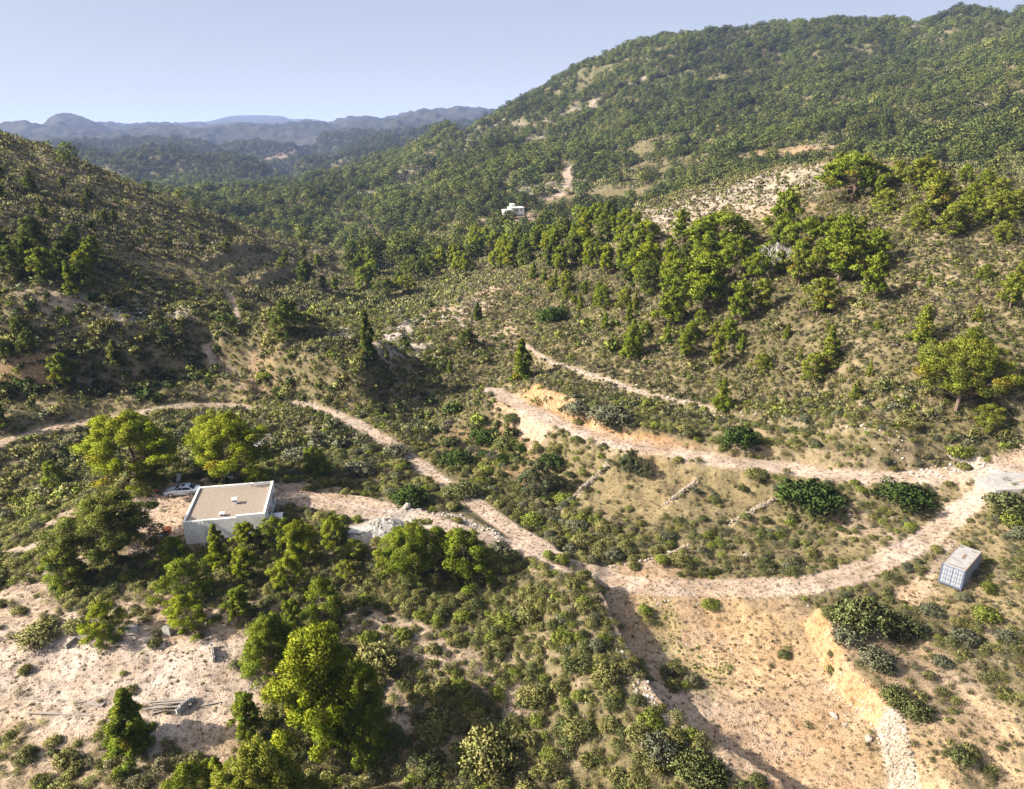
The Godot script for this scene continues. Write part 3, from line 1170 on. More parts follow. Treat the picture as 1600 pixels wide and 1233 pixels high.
# ---------------------------------------------------------------- planting
const PALETTE := [Color(.14, .16, .056), Color(.245, .242, .084), Color(.16, .17, .105), Color(.215, .2, .112), Color(.265, .235, .118), Color(.055, .092, .017), Color(.22, .26, .046), Color(.20, .172, .135)]
const TONE_WORDS := ["dark green", "olive green", "silvery grey-green", "brownish", "straw coloured", "deep green", "fresh green", "dry greyish"]
const FORM_WORDS := ["domed", "loose", "tufted", "spreading", "thin"]
const PINE_TONES := [Color(.245, .285, .020), Color(.19, .238, .023), Color(.118, .152, .027), Color(.17, .192, .041), Color(.24, .268, .038)]
const PINE_WORDS := ["bright yellow-green", "fresh green", "dark green", "grey-green", "pale yellow-green"]
const PINE_FORMS := ["broad-crowned", "cone-shaped", "uneven", "bushy"]
var pine_mats := []
var pine_meshes := {}
var pine_count := 0
var pine_spots := PackedVector3Array()
var far_trees := [[], [], [], []]
var far_tints := [[], [], [], []]


func pine_kind(form: int, size: String, variant: int) -> Array:
	var key := "%d%s%d" % [form, size, variant]
	if not pine_meshes.has(key):
		var s := form * 17 + variant * 5 + 3
		match size:
			"big": pine_meshes[key] = pine(s, 10.0, [10.0, 6.0, 8.5, 8.0][form], form, 92, 520, 0.118)
			"small": pine_meshes[key] = pine(s, 4.5, [4.8, 3.5, 3.6, 4.3][form], form, 48, 330, 0.078)
			"mid": pine_meshes[key] = pine(s, 7.0, [7.0, 4.6, 5.6, 5.8][form], form, 46, 165, 0.175)
	return pine_meshes[key]


func plant_pine(p: Vector3, H: float, W: float, form: int, tone: int) -> void:
	var r := Vector2(p.x, p.z).length()
	p.y = ground(p.x, p.z) - 0.08
	pine_spots.append(p)
	if pine_count >= 296 or r > 420.0:
		var k := rng.randi() % 4
		far_trees[k].append(Transform3D(Basis.from_euler(Vector3(0, rng.randf() * TAU, 0)).scaled(Vector3(W * 1.3, H, W * 1.3)), p))
		far_tints[k].append(PINE_TONES[tone])
		return
	pine_count += 1
	var size := "mid" if r > 128.0 else "big" if H > 6.3 else "small"
	var nom_h: float = {"big": 10.0, "small": 4.5, "mid": 7.0}[size]
	var nom_w: float = {"big": [10.0, 6.0, 8.5, 8.0], "small": [4.8, 3.5, 3.6, 4.3], "mid": [7.0, 4.6, 5.6, 5.8]}[size][form]
	var parts := pine_kind(form, size, rng.randi() % (2 if size != "small" else 3))
	var turn := rng.randf() * TAU
	var look := "%s %s %s pine" % ["tall" if H > 7.5 else "medium" if H > 4.5 else "young", PINE_WORDS[tone], PINE_FORMS[form]]
	var t := thing("pine_tree", where_is(p, look), "pine", p, turn, "pines scattered over the slopes")
	t.scale = Vector3(W * 1.04 / nom_w, H / nom_h, W * 1.04 / nom_w)
	part("trunk", parts[0], bark, t)
	part("crown", parts[1], pine_mats[tone], t)


func pine_at(u: float, v: float, top: float, wide: float, form: int, tone: int) -> void:
	var p := pick(u, v)
	var d := ray(u, v)
	var k := p.z / d.z
	var b := (616.5 - v) / FOC
	var small := 0.84 if v > 780.0 and v - top < 120.0 else 1.0
	plant_pine(p, (v - top) * k / (FOC * (cp + b * sp)) * small, wide * k / FOC * (1.06 if form == 0 else 0.98 if v > 700.0 else 0.95), form, tone)


func grove(text: String, count: int, gap: float, h0: float, h1: float, forms: Array, tones: Array) -> void:
	var poly := PackedVector2Array()
	var lo := Vector2(9999, 9999)
	var hi := Vector2.ZERO
	for q in numbers(text):
		var p := Vector2(q[0], q[1])
		poly.append(p)
		lo = lo.min(p)
		hi = hi.max(p)
	var made := 0
	for attempt in count * 30:
		if made >= count:
			return
		var q := Vector2(rng.randf_range(lo.x, hi.x), rng.randf_range(lo.y, hi.y))
		if not Geometry2D.is_point_in_polygon(q, poly):
			continue
		var p := pick(q.x, q.y)
		var ok := true
		for o in pine_spots:
			if absf(o.x - p.x) < gap and Vector2(o.x - p.x, o.z - p.z).length() < gap:
				ok = false
				break
		if not ok or m_clear[cell(p.x, p.z)] > 0.85:
			continue
		made += 1
		var form: int = forms[rng.randi() % forms.size()]
		var H := rng.randf_range(h0, h1)
		plant_pine(p, H, H * [0.95, 0.62, 0.72, 0.9][form] * rng.randf_range(0.85, 1.15), form, tones[rng.randi() % tones.size()])


# column, row of the foot, row of the top, width, form, tone
const PINES := "495 1172 1008 156 2 0;418 1300 1170 120 3 4;300 1262 1188 75 3 1;352 1238 1168 70 1 0;392 1168 1080 68 2 1;470 1290 1205 90 3 4;196 1168 1060 92 1 1;560 1180 1045 80 3 1;165 998 934 66 3 0;297 984 924 70 3 0;372 972 914 54 2 1;100 920 852 70 3 1;290 936 868 86 3 1;277 884 832 50 3 1;340 884 808 52 1 0;380 908 848 52 2 0;425 1042 948 84 3 1;462 1000 925 44 2 1;505 968 894 66 3 1;540 906 872 36 3 4;474 888 804 56 2 0;430 858 803 58 3 1;522 848 800 44 3 0;387 858 808 46 2 0;452 918 864 54 3 0;642 904 818 104 0 1;727 902 820 92 3 1;553 872 838 40 3 1;182 872 760 138 0 3;218 765 660 144 0 0;352 758 658 118 0 0;405 770 735 40 3 0;230 770 738 54 3 0;106 608 553 42 2 1;180 568 532 34 1 3;4 665 625 34 1 1;88 764 722 40 3 1;495 742 698 40 3 1;508 746 720 24 3 1;578 562 488 38 1 2;820 596 533 50 1 1;450 528 470 50 3 2;476 450 408 34 2 2;730 545 515 34 3 2;745 500 472 22 1 2;1440 538 480 44 1 4;1276 496 435 56 2 4;1366 472 398 52 2 1;1300 570 512 46 1 4;1270 594 552 44 3 4;1190 582 554 32 3 4;1337 622 594 26 1 4;1130 638 592 42 1 1;1495 642 536 112 0 4;1450 575 540 44 3 4;1540 668 632 52 3 4;1576 484 428 52 2 4;1222 372 298 56 2 1;1120 398 332 90 0 1;1100 486 402 88 2 1;1158 506 440 48 2 1;1310 440 358 96 2 1;1362 420 358 52 2 1;1455 338 268 62 2 4;1428 300 248 56 2 4;1332 312 243 90 0 1;1505 350 305 46 3 4;1556 350 300 50 3 4;1192 490 435 40 2 4;1046 512 448 56 2 1;985 560 512 40 3 1;1070 560 515 36 2 1;1120 580 520 30 2 4;1588 336 296 44 3 4;75 440 388 48 2 1;112 460 408 34 1 1;130 432 392 34 3 0;20 430 384 44 3 2;45 300 276 26 3 2"

# big shrubs: column, row of the foot, width, height (in pixels), kind, colour
const SHRUBS := "1265 796 108 56 0 5;1410 780 104 28 0 5;1156 702 54 50 0 5;640 790 66 36 0 5;714 726 56 26 0 5;860 506 46 34 0 5;1345 985 92 62 0 0;1402 990 64 40 0 0;1322 1005 56 34 0 2;1368 1040 60 34 0 2;1400 1100 56 34 0 0;1430 1120 50 32 0 0;1540 968 46 24 0 6;1500 1192 42 28 0 0;1496 716 36 26 0 6;1572 802 70 40 0 0;1582 824 40 30 0 6;1600 842 44 26 0 2;955 660 76 30 0 2;905 648 56 26 0 2;1195 886 34 16 0 0;870 760 34 22 0 1;1420 668 40 22 0 1;1110 948 34 12 3 6;1225 1026 22 12 0 0;1008 960 28 16 0 6;620 712 44 22 0 2;560 740 52 24 0 2;470 720 60 26 0 2;400 705 40 22 0 2;310 705 50 22 0 2;270 690 54 22 0 2;830 820 44 20 0 6;760 690 56 26 0 5;790 700 40 24 0 0;720 775 60 26 0 0;800 660 36 18 0 0;980 728 30 18 0 5;1180 745 40 16 0 1;1060 880 40 18 0 1;245 625 26 14 0 6;120 700 36 16 0 6;415 590 30 12 0 6;1300 965 40 22 0 0;1590 905 30 16 0 1;1500 880 26 14 2 4;1455 960 40 16 0 2;1470 1040 34 18 0 2;1570 1000 36 18 0 2;60 1000 70 28 3 1;120 985 44 22 0 1;250 650 30 14 0 1;1030 1180 60 40 0 2;1090 1215 90 40 0 0;1000 1160 50 34 0 1"


# dense thickets: line, half width, how many, colours
const THICKETS := [["0 600;80 606;160 608;250 598;330 580", 4.5, 120, [0, 5, 1]], ["410 600;470 606;530 612;590 618;610 600", 3.5, 50, [0, 5, 1]], ["340 565;400 580;450 575;480 555", 3.5, 50, [0, 1]], ["100 545;200 540;300 548", 4.0, 70, [0, 1]], ["700 640;760 690;800 720;850 790", 3.5, 70, [5, 6, 0]], ["800 560;700 560;640 600;620 660", 6.0, 30, [6, 5, 0, 1]], ["870 470;930 520;1000 540;1080 545", 7.0, 60, [6, 5, 1]], ["600 1180;700 1200;820 1215", 3.0, 30, [0, 1]], ["380 690;450 700;520 690;560 720", 4.0, 80, [2, 2, 0]], ["470 460;430 500;380 480", 6.0, 30, [0, 1]], ["900 640;960 655;1030 660", 2.0, 26, [0, 2]], ["860 850;940 870;900 820;830 800", 4.0, 50, [6, 1, 2]], ["20 720;120 720;200 700;240 740", 5.0, 90, [0, 1, 2]], ["0 780;60 800;100 770", 4.0, 40, [1, 6]], ["40 480;120 500;240 515;340 520", 7.0, 50, [0, 5, 1]], ["560 470;520 520;600 470", 8.0, 25, [5, 6, 0]]]


func plant_pines() -> void:
	for q in numbers(PINES):
		pine_at(q[0], q[1], q[2], q[3], int(q[4]), int(q[5]))
	grove("590 462;640 440;700 405;760 370;830 348;900 338;950 352;1000 380;1060 370;1110 378;1150 400;1150 440;1080 470;1000 462;920 440;840 420;760 425;690 440;640 462;600 478", 88, 4.2, 6.5, 9.5, [0, 2, 2, 3], [0, 1, 1, 1, 0, 2])
	grove("1180 415;1240 380;1330 365;1390 400;1380 440;1300 455;1230 448;1170 470", 14, 4.5, 5, 8, [0, 2, 2, 3], [1, 1, 4])
	grove("820 430;1000 470;1150 510;1190 540;1150 575;1000 545;900 490", 24, 4.0, 2.8, 5.5, [1, 2, 3, 3], [1, 4, 1])
	grove("1290 268;1450 262;1600 306;1600 400;1450 380;1380 335;1300 300", 20, 6.0, 3.5, 6.5, [2, 3, 3], [4, 1, 4])
	grove("1200 450;1600 420;1600 640;1250 600", 14, 6.0, 1.6, 3.0, [1, 3], [4, 1])
	grove("0 385;60 375;150 400;150 450;60 440;0 440", 16, 4.5, 4.5, 6.5, [2, 3], [1, 2, 2])
	grove("0 260;120 300;260 370;420 385;300 405;120 390;0 340", 16, 7.0, 2.8, 4.6, [3, 2], [2, 3, 2])
	grove("400 405;470 400;560 420;560 460;470 470", 6, 6.0, 4, 6.5, [2, 3], [2, 1])
	grove("560 455;640 440;600 420;540 400", 9, 5.0, 6, 8.5, [2, 3], [1, 2])
	grove("0 520;60 525;60 560;0 560", 4, 4.0, 3.5, 5, [3], [2])
	grove("640 500;760 520;700 600;600 560", 3, 5.0, 2, 3.5, [3, 1], [1, 2])


func forest() -> void:
	rng.seed = 771
	for i in range(NSK, NT - NSK):
		var dth := th[i] - th[i - 1]
		for j in range(1, NR):
			var n := i * NR + j
			if not seen[n]:
				continue
			var r := exp(lr[j])
			if r < 300.0 or r > 3000.0:
				continue
			var area := r * r * dth * (lr[j] - lr[j - 1])
			var x := gx[n]
			var z := gz[n]
			var lush := 0.78 + 1.25 * n_big.get_noise_2d(x * 0.8, z * 0.8) + 0.5 * n_mid.get_noise_2d(x * 0.3, z * 0.3)
			var left := x < -70.0 and r < 430.0 and th[i] < -0.19
			if r < 430.0 and th[i] > 0.03:
				lush = 0.0
			if left:
				lush = 0.02
			if r > 650.0 and th[i] > 0.06:
				lush += 0.25
			var gap := 4.7 if r < 1400.0 else 8.0
			if r < 430.0 and th[i] > -0.2 and th[i] < 0.03:
				lush -= 0.25
			var want := area / (gap * gap) * clampf(lush, 0.06 if not left else 0.01, 1.0) * (1.0 - m_clear[n] * 0.93)
			while want > 0.0 and rng.randf() < want:
				want -= 1.0
				var q := Vector2(rng.randf_range(-.5, .5) * dth, rng.randf_range(-.5, .5) * (lr[j] - lr[j - 1]))
				var rr := exp(lr[j] + q.y)
				var px := rr * sin(th[i] + q.x)
				var pz := -rr * cos(th[i] + q.x)
				var H := rng.randf_range(3.6, 9.5) * (1.0 if r < 1400.0 else 1.35)
				H *= 0.95 + 0.6 * n_big.get_noise_2d(px * 1.7 - 200.0, pz * 1.7)
				if rng.randf() < 0.2:
					H *= 0.6
				var W := H * rng.randf_range(1.05, 1.5)
				var k := rng.randi() % 4
				far_trees[k].append(Transform3D(Basis.from_euler(Vector3(0, rng.randf() * TAU, 0)).scaled(Vector3(W, H, W)), Vector3(px, ground(px, pz) - 0.3, pz)))
				var t := rng.randf_range(0.7, 1.15)
				var c: Color = [Color(.13, .165, .034), Color(.10, .135, .036), Color(.165, .185, .042)][rng.randi() % 3]
				t *= (0.85 + 0.55 * n_big.get_noise_2d(px * 0.5 + 400.0, pz * 0.5)) * (1.0 if r < 1400.0 else 0.6)
				far_tints[k].append(Color(c.r * t, c.g * t, c.b * t))
	var total := 0
	for k in 4:
		crowd("pine_forest", far_pine(50 + k, 420), needles, far_trees[k], far_tints[k])
		total += far_trees[k].size()
	print("forest ", total, " pines ", pine_count)


func scrub() -> void:
	rng.seed = 4242
	var near_mesh := []
	var mid_mesh := []
	var far_mesh := []
	for k in 5:
		near_mesh.append([bush(k * 3 + 1, k, [760, 700, 150, 620, 420][k], [0.06, 0.045, 0.05, 0.06, 0.036][k]), bush(k * 3 + 2, k, [760, 700, 150, 620, 420][k], [0.06, 0.045, 0.05, 0.06, 0.036][k])])
		mid_mesh.append(bush(k * 3 + 40, k, [190, 170, 60, 160, 120][k], [0.12, 0.10, 0.10, 0.125, 0.08][k]))
		far_mesh.append(bush(k * 3 + 80, k, [48, 44, 22, 44, 40][k], [0.26, 0.24, 0.2, 0.26, 0.19][k]))
	var large_mesh := [bush(71, 0, 3200, 0.036), bush(72, 0, 3200, 0.036)]
	var lots := []
	for i in range(NSK - 2, NT - NSK + 2):
		var dth := th[i] - th[i - 1]
		for j in range(1, NR):
			var n := i * NR + j
			if not seen[n]:
				continue
			var r := exp(lr[j])
			if r < 40.0 or r > 900.0:
				continue
			var x := gx[n]
			var z := gz[n]
			var area := r * r * dth * (lr[j] - lr[j - 1])
			var clump := n_mid.get_noise_2d(x * 1.6 + 50.0, z * 1.6)
			var cover := clampf(0.95 + 0.75 * clump, 0.25, 1.0)
			var left := x < -60.0 and r > 205.0
			var hill := r > 125.0 and x > -40.0
			var dens := 2.1
			if r > 125.0:
				dens = 2.3 if r < 260.0 else 1.5
			if left:
				dens *= 0.6 if r > 200.0 else 0.95
			if r > 430.0:
				dens = 0.24
			if x > 18.0 and r < 110.0:
				dens = 1.1
			var want := dens * area * cover * (1.0 - m_clear[n]) * (1.0 - 0.45 * m_soil[n])
			var weedy := m_soil[n] > 0.25 and cls[n] != 1 and r < 150.0
			var weeds := (2.6 if clump > 0.0 else 0.8) * area * (0.35 + 0.65 * m_green[n] + 0.5 * m_straw[n]) if weedy else 0.9 * area * (1.0 - m_clear[n]) if r < 125.0 else 0.0
			while true:
				var weed := false
				if want > 0.0:
					if rng.randf() >= want:
						want = 0.0
						continue
					want -= 1.0
				elif weeds > 0.0:
					if rng.randf() >= weeds:
						break
					weeds -= 1.0
					weed = true
				else:
					break
				var rr := exp(lr[j] + rng.randf_range(-.5, .5) * (lr[j] - lr[j - 1]))
				var tt := th[i] + rng.randf_range(-.5, .5) * dth
				var px := rr * sin(tt)
				var pz := -rr * cos(tt)
				var kind: int = [0, 0, 1, 1, 3, 4, 2][rng.randi() % 7]
				var size := 0.98 * exp(rng.randfn(0.0, 0.33))
				var pal := 1
				var q := rng.randf() + 0.35 * n_big.get_noise_2d(px * 3.0, pz * 3.0)
				if r < 118.0 and x < 22.0:
					pal = 0 if q < 0.17 else 1 if q < 0.68 else 6 if q < 0.80 else 4 if q < 0.89 else 2 if q < 0.94 else 3
					size *= 1.12
				elif hill and x > -15.0 and r < 330.0:
					pal = 3 if q < 0.40 else 1 if q < 0.62 else 0 if q < 0.78 else 7 if q < 0.88 else 6 if q < 0.94 else 4
					size *= 0.78
				elif left:
					pal = 0 if q < 0.22 else 3 if q < 0.50 else 1 if q < 0.85 else 2 if q < 0.95 else 7
					size *= 0.85
				else:
					pal = 0 if q < 0.18 else 2 if q < 0.36 else 6 if q < 0.46 else 1 if q < 0.80 else 3 if q < 0.90 else 4
				if pal == 4:
					kind = 2
				elif kind == 2:
					pal = 4 if rng.randf() < 0.4 else 1
				if m_straw[n] > 0.4 and rng.randf() < 0.6:
					kind = 2
					pal = 4
					size *= 0.7
				if weed:
					kind = [2, 3, 2, 4][rng.randi() % 4]
					size = rng.randf_range(0.16, 0.42) if weedy else rng.randf_range(0.3, 0.75)
					pal = [4, 3, 1, 7][rng.randi() % 4]
					if m_green[n] > 0.3 and rng.randf() < 0.7:
						pal = 6
						kind = 3
				if kind == 2:
					size = minf(size, 1.15)
				if r > 430.0:
					size *= 1.6
				var spot := Vector3(px, ground(px, pz) - 0.04 * size, pz)
				var t := rng.randf_range(0.75, 1.25)
				lots.append([size / rr, spot, size, kind, pal, t, rr])
	for q in numbers(SHRUBS):
		var p := pick(q[0], q[1])
		var k := p.z / ray(q[0], q[1]).z
		lots.append([1.0 + q[2] * 0.001, p, q[2] * k / FOC, int(q[4]), int(q[5]), 1.0, Vector2(p.x, p.z).length(), q[3] * k / FOC * 1.15 / (q[2] * k / FOC)])
	for q in THICKETS:
		var path := trail(q[0], 4)
		for c in int(q[2]):
			var i := rng.randi() % (path.size() - 1)
			var p := path[i].lerp(path[i + 1], rng.randf()) + Vector3(rng.randfn(0, q[1] * 0.5), 0, rng.randfn(0, q[1] * 0.5))
			p.y = ground(p.x, p.z) - 0.1
			if m_clear[cell(p.x, p.z)] > 0.8:
				continue
			var s := 1.7 * exp(rng.randfn(0.0, 0.35))
			var r := Vector2(p.x, p.z).length()
			lots.append([s / r, p, s, [0, 0, 1][rng.randi() % 3], q[3][rng.randi() % q[3].size()], rng.randf_range(0.75, 1.2), r])
	lots.sort_custom(func(a, b): return a[0] > b[0])
	var mats := []
	for k in PALETTE.size():
		mats.append(leafy("scrub_" + str(k), PALETTE[k], 0.45))
	var sets := {}
	var singles := 0
	for q in lots:
		var r: float = q[6]
		var turn := Basis.from_euler(Vector3(rng.randf_range(-.12, .12), rng.randf() * TAU, rng.randf_range(-.12, .12)))
		var tall: float = q[7] / 0.75 if q.size() > 7 else rng.randf_range(0.8, 1.2)
		var s: float = q[2]
		var frame := cam_sees(q[1])
		if singles < 292 and frame:
			singles += 1
			var o := MeshInstance3D.new()
			var tuft: bool = q[3] == 2
			o.name = numbered("grass_tussock" if tuft else "shrub")
			o.mesh = large_mesh[singles % 2] if s > 1.5 and q[3] != 2 else near_mesh[q[3]][singles % 2]
			o.material_override = mats[q[4]]
			o.transform = Transform3D(Basis.from_euler(Vector3(0, rng.randf() * TAU, 0)).scaled(Vector3(s, s * tall, s)), q[1])
			add_child(o, true)
			var look := "%s %s %s %s" % ["large" if s > 2.2 else "middling" if s > 1.3 else "small", TONE_WORDS[q[4]], FORM_WORDS[q[3]], "grass tussock" if tuft else "shrub"]
			tag(o, where_is(q[1], look), "grass tussock" if tuft else "shrub", "tussocks on the slope" if tuft else "shrubs on the slope")
			continue
		var lod := 0 if r < 118.0 else 1 if r < 215.0 else 2
		if s < 0.45:
			lod = mini(lod + 1, 2)
		var key: int = lod * 10 + q[3]
		if lod == 0 and s > 1.5 and q[3] != 2:
			key = 9
		if not sets.has(key):
			sets[key] = [[], []]
		sets[key][0].append(Transform3D(turn.scaled(Vector3(s, s * tall, s)), q[1]))
		var c: Color = PALETTE[q[4]]
		var t: float = q[5]
		sets[key][1].append(Color(c.r * t, c.g * t, c.b * t))
	var total := 0
	for key in sets:
		var lod: int = key / 10
		crowd("undergrowth", large_mesh[0] if key == 9 else [near_mesh[key % 10][0], mid_mesh[key % 10], far_mesh[key % 10]][lod], scrub_leaf, sets[key][0], sets[key][1])
		total += sets[key][0].size()
	print("scrub ", total)


func cam_sees(p: Vector3) -> bool:
	var y := p.y - EYE
	var zf := -y * sp - p.z * cp
	var yc := y * cp - p.z * sp
	return zf > 1.0 and absf(p.x / zf) * FOC < 800.0 and absf(yc / zf) * FOC < 616.0


# ---------------------------------------------------------------- buildings and other things
var white_wall: StandardMaterial3D
var timber: StandardMaterial3D
var block_mats := []
var stone_mats := []


func build_house() -> void:
	var h := thing("flat_roofed_house", "white flat-roofed cube house with gravel roof, among pines on the yard", "house", Vector3(-37.17, 0.0, -85.5), 0.182)
	var hx := 4.97
	var hz := 4.7
	part("wall", box_mesh(Vector3(hx * 2, 3.7, hz * 2)), white_wall, h, Vector3(0, 0.9, 0))
	var gravel := mat("roof_gravel", Color(0.344, 0.283, 0.226), 0.95, 0.0, ImageTexture.create_from_image(grain_image(61, 256, 0.55, 1.1, 0.05, 0.3, 0.32)), 0.33, 3.0)
	part("roof", box_mesh(Vector3(hx * 2 - 0.5, 0.1, hz * 2 - 0.5)), gravel, h, Vector3(0, 2.802, 0))
	var w := 0.26
	part("parapet", box_mesh(Vector3(w, 0.36, hz * 2 - 2 * w), 0.02), white_wall, h, Vector3(-hx + w / 2, 2.931, 0))
	part("parapet", box_mesh(Vector3(w, 0.56, hz * 2 - 2 * w), 0.02), white_wall, h, Vector3(hx - w / 2, 3.031, 0))
	part("parapet", box_mesh(Vector3(hx * 2, 0.40, w), 0.02), white_wall, h, Vector3(0, 2.951, -hz + w / 2))
	part("parapet", box_mesh(Vector3(hx + 1.35, 0.30, w), 0.02), white_wall, h, Vector3(-(hx - 1.35) / 2, 2.901, hz - w / 2))
	part("parapet", box_mesh(Vector3(hx - 1.35, 0.56, w), 0.02), white_wall, h, Vector3((hx + 1.35) / 2, 3.031, hz - w / 2))
	var concrete := mat("pale_render", Color(0.508, 0.492, 0.467), 0.9)
	var dark := mat("dark_opening", Color(.03, .03, .035), 0.6)
	var ch := part("chimney", box_mesh(Vector3(0.5, 0.55, 0.5), 0.02), white_wall, h, Vector3(0.62, 3.12, 0.55))
	part("cap", box_mesh(Vector3(0.72, 0.2, 0.72), 0.03), white_wall, ch, Vector3(0, 0.42, 0))
	part("vent", box_mesh(Vector3(0.505, 0.12, 0.505)), dark, ch, Vector3(0, 0.2, 0))
	var c2 := part("chimney", box_mesh(Vector3(0.52, 0.36, 0.42), 0.02), white_wall, h, Vector3(-0.45, 3.03, 3.6))
	part("cap", box_mesh(Vector3(0.66, 0.1, 0.58), 0.02), white_wall, c2, Vector3(0, 0.23, 0))
	part("vent", box_mesh(Vector3(0.4, 0.16, 0.02)), dark, c2, Vector3(0, 0.02, 0.215))
	# the wall towards the gully: two openings under beams
	var frame := mat("window_frame", Color(.22, .17, .12), 0.7)
	var glass := mat("dark_glass", Color(.05, .06, .08), 0.12)
	for z in [-2.2, 1.7]:
		var win := part("window", box_mesh(Vector3(0.05, 1.15, 0.9)), frame, h, Vector3(hx + 0.026, 1.5, z))
		part("pane", box_mesh(Vector3(0.012, 0.95, 0.72)), glass, win, Vector3(0.03, 0, 0))
		part("lintel", box_mesh(Vector3(0.45, 0.09, 1.3)), frame, h, Vector3(hx + 0.22, 2.2, z))
	part("downpipe", tube_mesh(Vector3(0, -1.4, 0), Vector3(0, 1.2, 0), 0.05, 0.05), white_wall, h, Vector3(hx + 0.06, 1.5, -0.4))
	var step := part("side_store", box_mesh(Vector3(1.5, 1.5, 1.9), 0.02), white_wall, h, Vector3(hx + 0.76, 0.35, 1.9))
	part("slab", box_mesh(Vector3(1.62, 0.08, 2.02), 0.01), concrete, step, Vector3(0.05, 0.79, 0))
	# plank pair leaning on the front
	var ladder := thing("ladder", "pale ladder leaning against the front wall of the flat-roofed house", "ladder", Vector3(-37.17, 0, -85.5) + Basis(Vector3.UP, 0.182) * Vector3(-2.75, 0, hz), 0.182)
	var slope := Basis(Vector3.RIGHT, -0.30)
	for x in [-0.19, 0.19]:
		part("rail", box_mesh(Vector3(0.07, 3.75, 0.10)), concrete, ladder, Vector3(x, 1.70, 0.60), Vector3(-0.30, 0, 0))
	for k in 9:
		part("rung", box_mesh(Vector3(0.31, 0.035, 0.05)), concrete, ladder, Vector3(0, 1.70, 0.60) + slope * Vector3(0, -1.6 + 0.4 * k, 0), Vector3(-0.30, 0, 0))


func loft(st: SurfaceTool, rings: Array) -> void:
	for k in rings.size() - 1:
		var a: PackedVector3Array = rings[k]
		var b: PackedVector3Array = rings[k + 1]
		for i in a.size():
			var j := (i + 1) % a.size()
			face(st, a[i], b[i], b[j], a[j])
	for e in 2:
		var r: PackedVector3Array = rings[0 if e == 0 else rings.size() - 1]
		for i in range(1, r.size() - 1):
			for p in ([r[0], r[i], r[i + 1]] if e == 0 else [r[0], r[i + 1], r[i]]):
				st.add_vertex(p)


